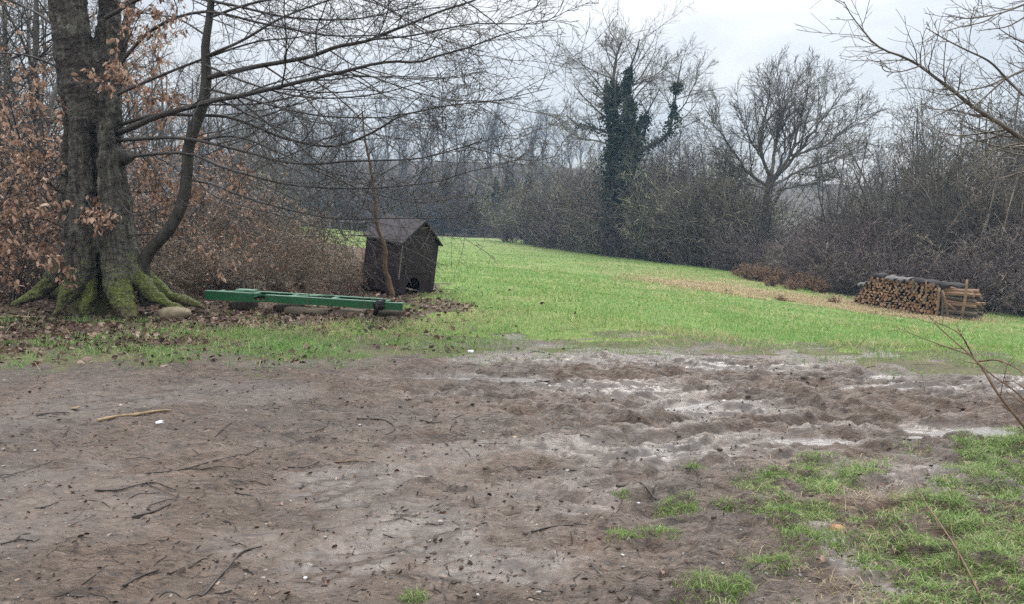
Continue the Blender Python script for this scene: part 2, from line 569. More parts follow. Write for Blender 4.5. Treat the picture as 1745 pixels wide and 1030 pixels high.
def paint_mat(name, a, b, rough=.6, scale=6, stretch=(1, 1, .25), bd=.004, wear=None):
    m, nt, _, _ = new_mat(name)
    p = objco(nt)
    n1 = noise(nt, mapping(nt, p, stretch), scale, 5, .6)
    fine = noise(nt, p, scale * 9, 4, .7)
    c = ramp(nt, n1, [(.3, a), (.7, b)])
    if wear:
        c = mix(nt, mrange(nt, math_(nt, 'ADD', math_(nt, 'MULTIPLY', fine, .6), math_(nt, 'MULTIPLY', noise(nt, p, 5, 3), .4)), .545, .60, 0, .8), c, wear)
    r = mrange(nt, fine, .3, .7, rough - .1, rough + .15)
    finish(nt, c, r, math_(nt, 'ADD', n1, fine), .4, bd, .4)
    return m


def log_mats():
    m, nt, _, _ = new_mat('log_end')
    v = objrand(nt)
    c = ramp(nt, v, [(0, (.21, .105, .055)), (.4, (.37, .205, .115)), (.75, (.50, .31, .19)), (1, (.27, .18, .13))])
    c = mix(nt, mrange(nt, noise(nt, objco(nt), 18, 4), .4, .7, 0, .6), c, (.14, .085, .05))
    finish(nt, c, .85, noise(nt, objco(nt), 40, 3), .4, .01, .2)
    b, nt, _, _ = new_mat('log_bark')
    c = ramp(nt, noise(nt, objco(nt), 9, 5), [(.3, (.035, .025, .02)), (.7, (.13, .10, .08))])
    finish(nt, c, .9, noise(nt, objco(nt), 30, 4), .7, .01, .2)
    return m, b


MUD = mud_mat()
LITTERM = soil_mat('leaf_mould', [(.3, (.022, .014, .010)), (.45, (.065, .040, .028)), (.58, (.115, .075, .052)), (.75, (.18, .13, .095))], 34)
MEADOWM = soil_mat('meadow_turf', [(.3, (.055, .062, .024)), (.45, (.12, .165, .045)), (.6, (.18, .245, .066)), (.75, (.25, .30, .11))], 14, .05,
                   (.22, (.22, .21, .09), (.6, 1.6, 1)))
EDGEM = soil_mat('edge_soil', [(.3, (.040, .034, .022)), (.45, (.085, .075, .045)), (.6, (.125, .12, .06)), (.75, (.17, .155, .10))], 22)
HILLM = soil_mat('woodland_floor', [(.3, (.035, .028, .022)), (.5, (.07, .055, .042)), (.7, (.11, .09, .065))], 3, .2)
BARK = bark_mat()
BARKD = paint_mat('dark_bark', (.018, .015, .012), (.075, .066, .05), .7, 9, (1, 1, .4), .02)
BRANCH = twig_mat('dark_branch', (.022, .018, .016), (.065, .055, .045), .55, 14)
BRANCHL = twig_mat('pale_branch', (.07, .058, .045), (.16, .135, .10), .6, 9)
SAPL = twig_mat('brown_stem', (.075, .042, .024), (.19, .115, .065), .65, 18)
HEDGE = twig_mat('hedge_twig', (.085, .068, .053), (.185, .150, .118), .8, 2, .35, isl=1)
HEDGED = twig_mat('purple_hedge_twig', (.062, .047, .044), (.140, .106, .098), .8, 2, .35, isl=1)
HEDGEO = twig_mat('olive_hedge_twig', (.085, .082, .052), (.185, .175, .115), .8, 2, .3, isl=1)
FART = twig_mat('far_twig', (.050, .042, .036), (.095, .080, .066), .85, 1, .3, isl=.7)
LIMB = twig_mat('grey_limb', (.045, .038, .031), (.13, .112, .090), .8, 3, isl=.5)
CROWN = twig_mat('crown_twig', (.10, .085, .066), (.19, .165, .13), .8, 3)
BROWNLEAF = leaf_mat('beech_leaf', [(0, (.11, .06, .04)), (.3, (.27, .155, .10)), (.65, (.44, .275, .19)), (1, (.60, .43, .32))], .55, .35)
DEADLEAF = leaf_mat('fallen_leaf', [(0, (.028, .016, .012)), (.35, (.075, .042, .030)), (.7, (.15, .092, .065)), (.9, (.25, .165, .12)), (1, (.36, .27, .21))], .5, .1)
IVY = leaf_mat('ivy_leaf', [(0, (.007, .015, .009)), (.5, (.018, .038, .020)), (.85, (.034, .062, .032)), (1, (.075, .11, .06))], .5, .15)
GRASS = leaf_mat('grass_blade', [(0, (.08, .19, .042)), (.4, (.165, .335, .080)), (.75, (.25, .43, .130)), (.92, (.35, .41, .17)), (1, (.50, .44, .26))], .55, .4, (.55, (.88, .82, .70)))
GRASSN = leaf_mat('verge_blade', [(0, (.07, .13, .025)), (.35, (.14, .24, .05)), (.7, (.23, .34, .09)), (.88, (.36, .40, .18)), (1, (.50, .44, .28))], .5, .4)
STRAW = leaf_mat('dry_blade', [(0, (.22, .16, .08)), (.5, (.44, .34, .19)), (1, (.60, .50, .32))], .7, .35)
RUST = leaf_mat('rusty_leaf', [(0, (.10, .055, .036)), (.5, (.24, .135, .085)), (1, (.42, .28, .19))], .7, .25)
BRAMBLE = leaf_mat('bramble_leaf', [(0, (.05, .06, .03)), (.5, (.11, .125, .07)), (1, (.26, .16, .10))], .6, .25)

# ------------------------------------------------------------------ world, sun, haze
w = bpy.data.worlds.new('World'); sc.world = w; w.use_nodes = True
nt = w.node_tree; nt.nodes.clear()
SUN_EL, SUN_AZ = math.radians(40), math.radians(22)     # azimuth clockwise from +Y
sky = N(nt, 'ShaderNodeTexSky', sky_type='NISHITA', sun_disc=False, sun_elevation=SUN_EL, sun_rotation=SUN_AZ)
bg1 = N(nt, 'ShaderNodeBackground', inp={'Strength': .1}); nt.links.new(sky.outputs[0], bg1.inputs[0])
gen = N(nt, 'ShaderNodeTexCoord').outputs['Generated']
sx = N(nt, 'ShaderNodeSeparateXYZ'); nt.links.new(gen, sx.inputs[0])
zz = math_(nt, 'MAXIMUM', sx.outputs[2], 0.0)
cl = noise(nt, mapping(nt, gen, (1, 1, 3.2)), 2.3, 5, .55, .4)
cloud = ramp(nt, cl, [(.38, (.76, .80, .85)), (.48, (.90, .93, .965)), (.58, (1.03, 1.04, 1.05))])
bg2 = N(nt, 'ShaderNodeBackground'); nt.links.new(cloud, bg2.inputs[0])
sunv = N(nt, 'ShaderNodeVectorMath', operation='DOT_PRODUCT')
nt.links.new(gen, sunv.inputs[0]); sunv.inputs[1].default_value = (math.sin(SUN_AZ) * math.cos(SUN_EL), math.cos(SUN_AZ) * math.cos(SUN_EL), math.sin(SUN_EL))
glow = math_(nt, 'POWER', math_(nt, 'MAXIMUM', sunv.outputs['Value'], 0.0), 5.0)
nt.links.new(math_(nt, 'ADD', math_(nt, 'ADD', math_(nt, 'MULTIPLY', math_(nt, 'MULTIPLY', zz, zz), 3.7), .65), math_(nt, 'MULTIPLY', glow, .15)), bg2.inputs[1])
mx = N(nt, 'ShaderNodeMixShader'); mx.inputs[0].default_value = .88
nt.links.new(bg1.outputs[0], mx.inputs[1]); nt.links.new(bg2.outputs[0], mx.inputs[2])
wo = N(nt, 'ShaderNodeOutputWorld'); nt.links.new(mx.outputs[0], wo.inputs['Surface'])

sd = bpy.data.lights.new('sun', 'SUN'); sd.energy = 1.3; sd.angle = math.radians(30); sd.color = (1, .96, .9)
sun = bpy.data.objects.new('sun', sd); col.objects.link(sun)
dirv = Vector((math.sin(SUN_AZ) * math.cos(SUN_EL), math.cos(SUN_AZ) * math.cos(SUN_EL), math.sin(SUN_EL)))
sun.rotation_euler = dirv.to_track_quat('Z', 'Y').to_euler(); sun.location = (0, 0, 30)

HAZE = True
if HAZE:
    m, nt, _, _ = new_mat('haze')
    pv = N(nt, 'ShaderNodeVolumePrincipled', inp={'Density': .0009, 'Color': (.48, .72, 1, 1)})
    nt.links.new(pv.outputs[0], N(nt, 'ShaderNodeOutputMaterial').inputs['Volume'])
    mb = MB().box((0, 130, 10), (640, 330, 44))
    o = mb.build('haze', m, smooth=False); o['kind'] = 'stuff'; o['label'] = 'thin pale blue haze over the far wood'; o['category'] = 'haze'

# ------------------------------------------------------------------ ground
def axis(lo, hi, step, far_lo, far_hi, g=1.07):
    a = list(np.arange(lo, hi, step))
    s = step
    while a[-1] < far_hi: s *= g; a.append(a[-1] + s)
    s = step; b = [lo]
    while b[-1] > far_lo: s *= g; b.append(b[-1] - s)
    return np.array(b[::-1] + a[1:])


gx = axis(-6.2, 7.0, .017, -270, 270, 1.06)
gy = axis(2.3, 8.6, .017, -28, 270, 1.035)
X, Y = np.meshgrid(gx, gy)
Z = H(X, Y)
nx, ny = len(gx), len(gy)
V = np.stack([X, Y, Z], -1).reshape(-1, 3)
ii = (np.arange(ny - 1)[:, None] * nx + np.arange(nx - 1)[None, :]).ravel()
Q = np.stack([ii, ii + 1, ii + nx + 1, ii + nx], 1)
fc = V[Q].mean(1)
me_ = mud_edge(fc[:, 0], fc[:, 1]) > -.15 - 1.5 * sstep(.45, .75, fbm(fc[:, 0] * 2.1, fc[:, 1] * 3.0, 95, 3))
li_ = litter_d(fc[:, 0], fc[:, 1]) > .5
vs_ = mud_edge(fc[:, 0], fc[:, 1]) > -1.0 - .9 * sstep(-1, -2.5, fc[:, 0]) - 2.2 * (fbm(fc[:, 0] * 1.7, fc[:, 1] * 2.2, 97, 3) - .42)
far_ = (fc[:, 1] > 82 + .1 * np.abs(fc[:, 0])) | (np.abs(fc[:, 0]) > 70)


def ground_part(name, sel, mat, label):
    q = Q[sel]; u, inv = np.unique(q, return_inverse=True)
    o = MB().add(V[u], inv.reshape(-1, 4)).build(name, mat)
    o['kind'] = 'structure'; o['label'] = label; o['category'] = 'ground'
    if mat is MUD:
        at_ = o.data.attributes.new('wetness', 'FLOAT', 'POINT'); at_.data.foreach_set('value', wetmask(V[u][:, 0], V[u][:, 1]).astype(np.float32))
    return o


ground_part('mud_track', me_, MUD, 'wet churned brown mud track across the foreground')
ground_part('forest_floor', ~me_ & li_ & ~(far_ & ~vs_), LITTERM, 'dark leaf covered soil under the old beech')
ground_part('track_edge', ~me_ & ~li_ & vs_, EDGEM, 'half bare soil between the mud track and the meadow')
ground_part('meadow', ~me_ & ~li_ & ~far_ & ~vs_, MEADOWM, 'sloping green meadow falling to the hedge')
ground_part('hill', ~me_ & far_ & ~vs_, HILLM, 'brown wooded hillside beyond the meadow')

m, nt, _, _ = new_mat('puddle_water')
finish(nt, (.17, .155, .145), .22, noise(nt, pos(nt), 26, 3), .35, .02, .5, extra={'IOR': 1.36})  # pale silty colour also paints in the sky's sheen
WATERM = m
for k, (cx, cy, a, b, t) in enumerate(PUD):
    th = np.linspace(0, 2 * np.pi, 28, endpoint=False)
    ex, ey = np.cos(th) * a * 1.2, np.sin(th) * b * 1.3
    v = np.stack([cx + ex * math.cos(t) - ey * math.sin(t), cy + ex * math.sin(t) + ey * math.cos(t), np.full(28, WATER_Z - .0007 * k)], 1)
    v = np.vstack([v, [[cx, cy, WATER_Z - .0007 * k]]])
    o = MB().add(v, None, [(i, (i + 1) % 28, 28) for i in range(28)]).build('puddle', WATERM)
    o['kind'] = 'structure'; o['label'] = 'shallow grey puddle in the mud'; o['category'] = 'water'

# ------------------------------------------------------------------ branch growth
def seglen(P):
    return np.linalg.norm(np.diff(P, axis=1), axis=2).sum(1)


def grow(P, R, per, t0, t1, ang, lmul, N=5, trop=0., jit=.12, rmul=.6, rmin=.002, lfall=.5, lvar=.35, flat=0., tip=.35, g=None, trv=None):
    g = g or rng
    B, M, _ = P.shape
    idx = np.repeat(np.arange(B), per); n = len(idx)
    t = t0 + (t1 - t0) * ((np.tile(np.arange(per), B) + g.uniform(0, 1, n)) / per)
    f = t * (M - 1); i = np.clip(f.astype(int), 0, M - 2); w_ = (f - i)[:, None]
    st = P[idx, i] * (1 - w_) + P[idx, i + 1] * w_
    rad = R[idx, i] * (1 - w_[:, 0]) + R[idx, i + 1] * w_[:, 0]
    T = P[idx, i + 1] - P[idx, i]; T /= np.linalg.norm(T, axis=1, keepdims=True) + 1e-9
    v = g.normal(size=(n, 3)); v[:, 2] *= (1 - flat)
    v -= (v * T).sum(1, keepdims=True) * T; v /= np.linalg.norm(v, axis=1, keepdims=True) + 1e-9
    a = np.radians(ang) * g.uniform(.65, 1.3, n)[:, None]
    d = np.cos(a) * T + np.sin(a) * v
    L = seglen(P)[idx] * lmul * (1 - lfall * t) * g.uniform(1 - lvar, 1 + lvar, n)
    sg = (L / (N - 1))[:, None]
    out = [st]
    tv = np.array([0, 0, 1.0]) if trv is None else np.asarray(trv, float)
    for k in range(N - 1):
        d = d + g.normal(size=(n, 3)) * jit + trop * tv
        d /= np.linalg.norm(d, axis=1, keepdims=True) + 1e-9
        out.append(out[-1] + d * sg)
    PP = np.stack(out, 1)
    r0 = np.maximum(rad * rmul, rmin)
    RR = np.maximum(r0[:, None] * np.linspace(1, tip, N)[None, :], rmin * .7)
    return PP, RR


def curve(pts, n, jit=0, g=None):
    """smooth resample of a polyline"""
    pts = np.asarray(pts, float)
    d = np.r_[0, np.cumsum(np.linalg.norm(np.diff(pts, axis=0), axis=1))]
    t = np.linspace(0, d[-1], n)
    tg = np.gradient(pts, d, axis=0)
    i = np.clip(np.searchsorted(d, t, side='right') - 1, 0, len(pts) - 2)
    h = (d[i + 1] - d[i]); s = ((t - d[i]) / h)[:, None]; h = h[:, None]
    o = (2 * s ** 3 - 3 * s ** 2 + 1) * pts[i] + (s ** 3 - 2 * s ** 2 + s) * h * tg[i] + (-2 * s ** 3 + 3 * s ** 2) * pts[i + 1] + (s ** 3 - s ** 2) * h * tg[i + 1]
    if jit:
        e = (g or rng).normal(size=o.shape) * jit; e[0] = 0; o = o + e
    return o


def traced(pix, Y0, Y1, r0, r1, n=22, jit=0.0, bow=0.0):
    """a limb given by its course; its distance runs from Y0 to Y1"""
    k = len(pix)
    ys = [Y0 + (Y1 - Y0) * (i / (k - 1)) + bow * math.sin(math.pi * i / (k - 1)) for i in range(k)]
    P = curve([at(p[0], p[1], y) for p, y in zip(pix, ys)], n, jit)
    return P[None], np.linspace(r0, r1, n)[None]


def stack(lst):
    return np.concatenate([a for a, _ in lst]), np.concatenate([b for _, b in lst])


def add_levels(mb, levels, ks, m=0):
    for (P, R), k in zip(levels, ks): mb.tubes(P, R, k, m=m)


def hang_leaves(mb, P, n, L, Wd, g=None, droop=1.0, spread=.02, tmin=.2):
    g = g or rng
    b = g.integers(0, len(P), n); M = P.shape[1]
    f = g.uniform(tmin, 1, n) * (M - 1); i = np.clip(f.astype(int), 0, M - 2); w_ = (f - i)[:, None]
    C = P[b, i] * (1 - w_) + P[b, i + 1] * w_ + g.normal(size=(n, 3)) * spread
    D = g.normal(size=(n, 3)) * .6 + np.array([0, 0, -droop])
    s = g.uniform(.45, 1.3, n)
    mb.leaves(C, D, L * s, Wd * s * g.uniform(.7, 1.1, n), gen=g)


# ------------------------------------------------------------------ old beech
def pxr(p, Y): return p * Y / F


beech = thing('beech_tree', 'huge old beech with mossy flared roots and forked trunk at the left', 'tree', tuple(at(178, 505, 11.0) * np.array([1, 1, 0])))
BO = np.array(beech.location)
tb = MB()


def col_(pix, Y, k=14, n=26):
    """pix: (px, py, half width px, dY)"""
    C = np.array([at(p[0], p[1], Y + p[3]) for p in pix]); r = np.array([pxr(p[2], Y + p[3]) for p in pix])
    d = np.r_[0, np.cumsum(np.linalg.norm(np.diff(C, axis=0), axis=1))]
    P = curve(C, n); rr = np.interp(np.linspace(0, d[-1], n), d, r)
    tb.tubes(P, rr, k, cap=True)


col_([(172, 560, 50, 0), (170, 480, 46, 0), (167, 400, 45, 0), (164, 300, 42, 0), (158, 220, 37, 0), (152, 150, 33, 0), (144, 112, 25, 0)], 11.15, 20)
col_([(150, 230, 34, 0), (140, 160, 34, 0), (127, 90, 30, 0), (115, 0, 29, 0), (106, -120, 28, .1), (96, -330, 25, .3), (80, -600, 18, .6)], 11.05, 18)
col_([(172, 260, 34, 0), (176, 190, 26, 0), (178, 110, 20, .1), (186, 20, 17, .2), (198, -110, 15, .4), (212, -330, 12, .8), (240, -560, 8, 1.2)], 11.2, 14)
col_([(190, 260, 18, 0), (193, 190, 12, 0), (197, 140, 9, 0), (209, 70, 7.5, .1), (226, 0, 6.5, .2), (250, -120, 5, .3)], 10.95, 10)
# buttresses that run down into roots
col_([(122, 200, 7, 0), (116, 270, 13, 0), (116, 330, 16, 0), (120, 400, 17, -.05), (106, 455, 19, -.1), (82, 485, 14, -.2), (52, 507, 9, -.3), (18, 520, 4, -.35)], 11.0)
col_([(135, 200, 14, 0), (138, 300, 20, 0), (140, 380, 22, -.05), (140, 440, 24, -.1), (128, 480, 19, -.2), (112, 508, 14, -.3), (99, 530, 6, -.4), (90, 540, 3, -.45)], 10.72)
col_([(150, 430, 10, .1), (155, 475, 11, 0), (152, 505, 10, -.1), (143, 525, 8, -.2), (138, 538, 4, -.25)], 10.65)
col_([(178, 200, 9, 0), (185, 270, 17, 0), (190, 340, 20, -.03), (192, 420, 21, -.08), (197, 470, 22, -.15), (204, 500, 21, -.25), (214, 525, 17, -.35), (226, 545, 9, -.42)], 10.75)
col_([(200, 250, 8, 0), (209, 340, 14, 0), (217, 410, 15, 0), (226, 450, 19, -.05), (244, 482, 15, -.1), (268, 507, 11, -.18), (294, 522, 8, -.25), (322, 536, 4, -.3)], 10.9)
col_([(214, 340, 9, 0), (222, 410, 13, 0), (236, 455, 17, 0), (260, 482, 13, -.02), (292, 505, 10, -.05), (330, 518, 7, -.08), (352, 528, 3, -.1)], 11.15)
col_([(165, 300, 20, 0), (160, 420, 25, .1), (140, 480, 22, .3), (90, 500, 10, .8)], 11.5)
col_([(180, 300, 20, 0), (190, 420, 25, .1), (220, 470, 20, .3), (280, 490, 9, .8)], 11.5)
# torn knot on the right flank and a stub on the left
col_([(196, 262, 12, 0), (212, 268, 13, -.05), (222, 262, 9, -.08)], 10.9, 10)
col_([(120, 340, 10, 0), (104, 332, 8, 0), (97, 325, 6, 0)], 10.9, 10)
tr = tb.build('trunk', BARK, beech, origin=BO)
rm = tr.modifiers.new('remesh', 'REMESH'); rm.mode = 'VOXEL'; rm.voxel_size = .022
smm = tr.modifiers.new('smooth', 'SMOOTH'); smm.iterations = 3; smm.factor = .5
tx = bpy.data.textures.new('bark_relief', 'CLOUDS'); tx.noise_scale = .22; tx.noise_depth = 3
dm = tr.modifiers.new('relief', 'DISPLACE'); dm.texture = tx; dm.strength = .08; dm.mid_level = .5
tx2 = bpy.data.textures.new('bark_furrow', 'CLOUDS'); tx2.noise_scale = .06; tx2.noise_depth = 2
dm2 = tr.modifiers.new('furrow', 'DISPLACE'); dm2.texture = tx2; dm2.strength = .035; dm2.mid_level = .5

limbs = [
    traced([(185, 232), (230, 215), (255, 203), (290, 191), (330, 180), (358, 172), (412, 162), (481, 146), (543, 131), (584, 122), (645, 107), (681, 104), (710, 106), (747, 94), (787, 84), (861, 57), (900, 47)], 10.95, 8.6, .055, .006, 34),
    traced([(190, 240), (240, 236), (292, 234), (327, 237), (378, 248), (430, 261), (481, 275), (533, 279), (597, 274), (645, 273), (724, 268), (758, 259), (795, 248), (819, 239), (822, 231)], 10.9, 8.9, .034, .006, 34),
    traced([(795, 248), (829, 258), (856, 264), (887, 271), (922, 272), (958, 262)], 8.95, 8.6, .009, .004, 14),
    traced([(195, 215), (260, 196), (344, 196), (385, 198), (430, 213), (481, 234), (532, 246), (563, 249), (587, 245), (619, 233), (648, 218), (685, 196), (716, 189), (760, 180), (850, 170), (935, 150)], 11.0, 9.2, .036, .005, 34),
    traced([(200, 270), (262, 262), (325, 262), (380, 285), (440, 302), (482, 312), (563, 320), (637, 320), (706, 314), (751, 308), (791, 294), (849, 281), (889, 269)], 10.9, 9.0, .03, .005, 30),
    traced([(604, 120), (665, 141), (718, 159), (767, 169), (830, 172), (900, 165)], 9.6, 8.3, .012, .004, 18),
    traced([(195, 120), (260, 50), (340, 20), (450, 40), (560, 60), (680, 62), (800, 100)], 11.0, 9.5, .03, .005, 26),
    traced([(180, 30), (260, -10), (380, 5), (500, 30), (620, 30), (720, 5)], 11.1, 9.4, .035, .006, 26),
    traced([(190, -60), (300, -90), (450, -70), (600, -20), (700, 40), (760, 80)], 11.3, 10.5, .04, .006, 26),
    traced([(200, 160), (270, 130), (360, 95), (440, 70), (520, 60), (600, 15)], 10.9, 10.4, .028, .005, 24),
    traced([(190, -160), (350, -190), (520, -120), (680, -60), (820, 20), (880, 70)], 11.4, 10.0, .05, .006, 26),
    traced([(115, 60), (60, 20), (0, -5), (-80, -20)], 11.0, 11.5, .03, .008, 16),
    traced([(112, 120), (50, 95), (-10, 90), (-80, 100)], 10.9, 10.2, .022, .006, 16),
    traced([(115, 300), (80, 290), (40, 275), (-20, 262)], 10.8, 10.2, .018, .006, 14),
    traced([(205, 345), (225, 365), (258, 360), (300, 345), (345, 330)], 10.75, 10.3, .014, .004, 14),
    traced([(108, 330), (60, 300), (10, 312), (-60, 330)], 10.7, 9.8, .018, .005, 14),
    traced([(112, 390), (70, 372), (20, 385), (-60, 372)], 10.6, 9.6, .014, .004, 14),
]
P0, R0 = [], []
cb = MB()
main = limbs
g1 = np.random.default_rng(3)
L1, L2, L3 = [], [], []
for P, R in main:
    R = R * .8
    cb.tubes(P, R, 7)
    n1 = max(6, int(seglen(P)[0] * 3.6))
    a = grow(P, R, n1, .22, .98, 42, .34, 8, .01, .10, .42, .0045, .45, .4, .45, g=g1)
    L1.append(a)
A1 = stack(L1)
A2 = grow(*A1, 7, .15, 1, 42, .46, 6, 0, .13, .6, .0034, .45, .4, .35, g=g1)
A3 = grow(*A2, 3, .2, 1, 40, .5, 4, .0, .14, .8, .0029, .4, .4, .2, g=g1)
add_levels(cb, [A1, A2, A3], [4, 3, 3])
cb.build('branches', BRANCH, beech, origin=BO)
# leafy low shoots that keep their brown leaves
shoots = []
for pix, y0, y1 in [
    ([(190, 130), (215, 70), (235, 30), (262, 5)], 10.7, 10.2), ([(195, 170), (220, 120), (250, 90), (290, 70)], 10.9, 11.4), ([(200, 235), (225, 185), (255, 160), (300, 150)], 11.0, 11.6),
    ([(200, 262), (240, 250), (290, 262), (340, 262)], 11.0, 11.8), ([(205, 330), (245, 325), (290, 330), (330, 350)], 11.0, 11.8), ([(260, 262), (300, 290), (330, 300), (410, 300)], 11.2, 11.8),
    ([(118, 300), (90, 270), (60, 250), (20, 262)], 10.6, 9.9), ([(110, 330), (80, 320), (40, 330), (-20, 345)], 10.6, 9.7), ([(112, 360), (80, 360), (40, 372), (-10, 400)], 10.6, 9.6),
    ([(115, 390), (80, 395), (40, 410), (0, 440)], 10.5, 9.6), ([(120, 345), (110, 380), (100, 420), (95, 455)], 10.4, 10), ([(110, 240), (80, 210), (60, 160), (50, 110)], 10.8, 10.6),
    ([(150, 165), (165, 145), (175, 130), (205, 115)], 10.5, 10.2), ([(140, 330), (150, 345), (165, 365), (180, 380)], 10.45, 10.3), ([(235, 250), (260, 290), (280, 320), (300, 350)], 11.2, 11.6),
    ([(230, 400), (290, 400), (350, 420), (420, 425)], 11.2, 11), ([(110, 260), (60, 300), (30, 350), (20, 420)], 10.2, 9.6)]:
    shoots.append(traced(pix, y0, y1, .010, .004, 10, .012))
S0 = stack(shoots)
S1 = grow(*S0, 9, .15, 1, 50, .45, 5, -.05, .16, .6, .003, .4, .4, g=g1)
S2 = grow(*S1, 4, .2, 1, 45, .5, 4, -.06, .16, .8, .0026, .4, .4, g=g1)
sb = MB(); add_levels(sb, [S0, S1, S2], [5, 3, 3]); sb.build('shoots', BRANCH, beech, origin=BO)
fb = MB()
hang_leaves(fb, S1[0], 900, .078, .040, g1); hang_leaves(fb, S2[0], 2100, .078, .040, g1)
fb.build('foliage', BROWNLEAF, beech, origin=BO)

# slender second stem that leans out beside it
slim_base = at(246, 470, 10.95); slim_base[2] = .05
slim = thing('young_beech', 'slender curved stem leaning out just right of the old beech', 'tree', tuple(slim_base))
SO = slim_base
sb = MB()
stem = traced([(256, 520), (246, 480), (244, 448), (260, 421), (290, 388), (312, 340), (319, 290), (321, 255), (332, 215), (345, 180), (352, 130), (350, 80), (357, 30), (364, -50), (372, -150), (392, -300)], 10.9, 10.4, .095, .03, 44)
r_ = np.interp(np.linspace(0, 1, 44), [0, .06, .12, .25, .5, .62, 1], [.13, .10, .088, .078, .072, .048, .025])[None]
sb.tubes(stem[0], r_, 10)
sb.build('trunk', BARKD, slim, origin=SO)
cb = MB()
sl = [
    traced([(352, 132), (395, 122), (440, 112), (481, 105), (535, 94), (571, 80), (633, 67), (665, 53), (702, 39), (747, 20), (808, 0), (870, -28)], 10.55, 8.8, .042, .008, 30),
    traced([(633, 67), (702, 60), (755, 49), (808, 40), (869, 40), (930, 37), (950, 22), (960, 2)], 9.5, 8.2, .014, .004, 20),
    traced([(352, 150), (390, 160), (430, 170), (500, 189), (540, 196), (613, 200), (658, 199), (700, 192), (760, 200)], 10.5, 9.4, .02, .005, 24),
    traced([(325, 306), (361, 313), (395, 327), (441, 343), (502, 359), (563, 371), (632, 372), (700, 371), (830, 373)], 10.7, 8.8, .022, .004, 28),
    traced([(352, 60), (300, 30), (250, 22), (200, -10)], 10.5, 10.7, .016, .006, 16),
    traced([(352, 95), (410, 70), (480, 30), (560, 0), (660, -30)], 10.5, 9.6, .024, .006, 20),
    traced([(355, 30), (430, 5), (540, -10), (640, 5), (740, 60)], 10.5, 9.2, .022, .006, 20),
    traced([(345, 180), (300, 175), (270, 165), (240, 150)], 10.6, 10.4, .012, .005, 14),
    traced([(330, 240), (400, 232), (480, 262), (560, 300), (640, 330), (720, 345), (790, 335)], 10.7, 9.1, .018, .004, 26),
    traced([(322, 290), (360, 330), (420, 352), (500, 372), (590, 400), (640, 400)], 10.75, 9.5, .014, .004, 20),
    traced([(350, 110), (420, 140), (520, 165), (640, 160), (720, 140), (830, 120)], 10.5, 8.8, .018, .004, 24),
]
L1 = []
for P, R in sl:
    R = R * .85
    cb.tubes(P, R, 7)
    L1.append(grow(P, R, max(6, int(seglen(P)[0] * 3.8)), .2, .98, 42, .33, 8, .0, .10, .42, .0045, .45, .4, .45, g=g1))
A1 = stack(L1)
A2 = grow(*A1, 7, .15, 1, 42, .46, 6, 0, .13, .6, .0034, .45, .4, .35, g=g1)
A3 = grow(*A2, 3, .2, 1, 40, .5, 4, .0, .14, .8, .0029, .4, .4, .2, g=g1)
add_levels(cb, [A1, A2, A3], [4, 3, 3])
cb.build('branches', BRANCH, slim, origin=SO)
fb = MB(); near = A2[0][A2[0][:, 0, 0] < -3.4]
hang_leaves(fb, near[near[:, 0, 2] > 1.6], 170, .08, .045, g1); fb.build('foliage', BROWNLEAF, slim, origin=SO)

# boulder at the root tip
def boulder(c, sx_, sy_, sz_, seed, k=14):
    th, ph = np.meshgrid(np.linspace(0, 2 * np.pi, 2 * k, endpoint=False), np.linspace(0.02, np.pi - .02, k))
    d = np.stack([np.cos(th) * np.sin(ph), np.sin(th) * np.sin(ph), np.cos(ph)], -1)
    d = np.sign(d) * np.abs(d) ** .75
    r = .85 + .3 * fbm(d[..., 0] * 1.3 + seed * 7.1 + d[..., 2], d[..., 1] * 1.3 + d[..., 2] * .7 + 9, seed, 3)
    v = d * r[..., None] * np.array([sx_, sy_, sz_])
    n2 = 2 * k
    q = [(i * n2 + j, (i + 1) * n2 + j, (i + 1) * n2 + (j + 1) % n2, i * n2 + (j + 1) % n2) for i in range(k - 1) for j in range(n2)]
    return MB().add(v.reshape(-1, 3) + np.asarray(c), q)


m, nt, _, _ = new_mat('sandstone')
finish(nt, ramp(nt, noise(nt, objco(nt), 7, 5), [(.3, (.13, .105, .065)), (.7, (.27, .225, .15))]), .85, noise(nt, objco(nt), 30, 4), .5, .02, .3)
STONE = m
c = on0(293, 546); c = np.array([c[0], c[1] + .12, .07])
tag(boulder((0, 0, 0), .21, .14, .085, 4).build('boulder', STONE, None, origin=(0, 0, 0)), 'flat tan boulder at the tip of a mossy beech root', 'rock').location = c

# ------------------------------------------------------------------ kennel hut
HUT = paint_mat('dark_painted_board', (.012, .006, .008), (.026, .015, .019), .62, 5, (1, 1, .2), .004)
FELT = paint_mat('roofing_felt', (.034, .028, .032), (.062, .053, .059), .8, 7, (1, 1, 1), .004)
TRIM = paint_mat('weathered_edge', (.10, .085, .08), (.22, .19, .17), .8, 12, (1, 1, .2), .003)
BLACK = paint_mat('black_iron', (.008, .008, .009), (.02, .019, .019), .5, 20)
hc = on0(676, 504)
hut = thing('kennel', 'small dark leaning kennel with pitched roof and arched doorway', 'kennel', (hc[0], hc[1], .03))
# local axes: u = along front face, v = along the left wall, z up; origin at near corner
ang = math.radians(50)
ux = np.array([math.cos(ang), math.sin(ang), 0]); vx = np.array([-math.sin(ang), math.cos(ang), 0]); zx = np.array([0, 0, 1.0])
FW, FD, EH, AH, TH = .85, .92, .89, 1.25, .018
lean = np.array(Matrix.Rotation(math.radians(7.5), 3, 'Y'))


def hv(u, v, z): return (ux * u + vx * v + zx * z) @ lean.T


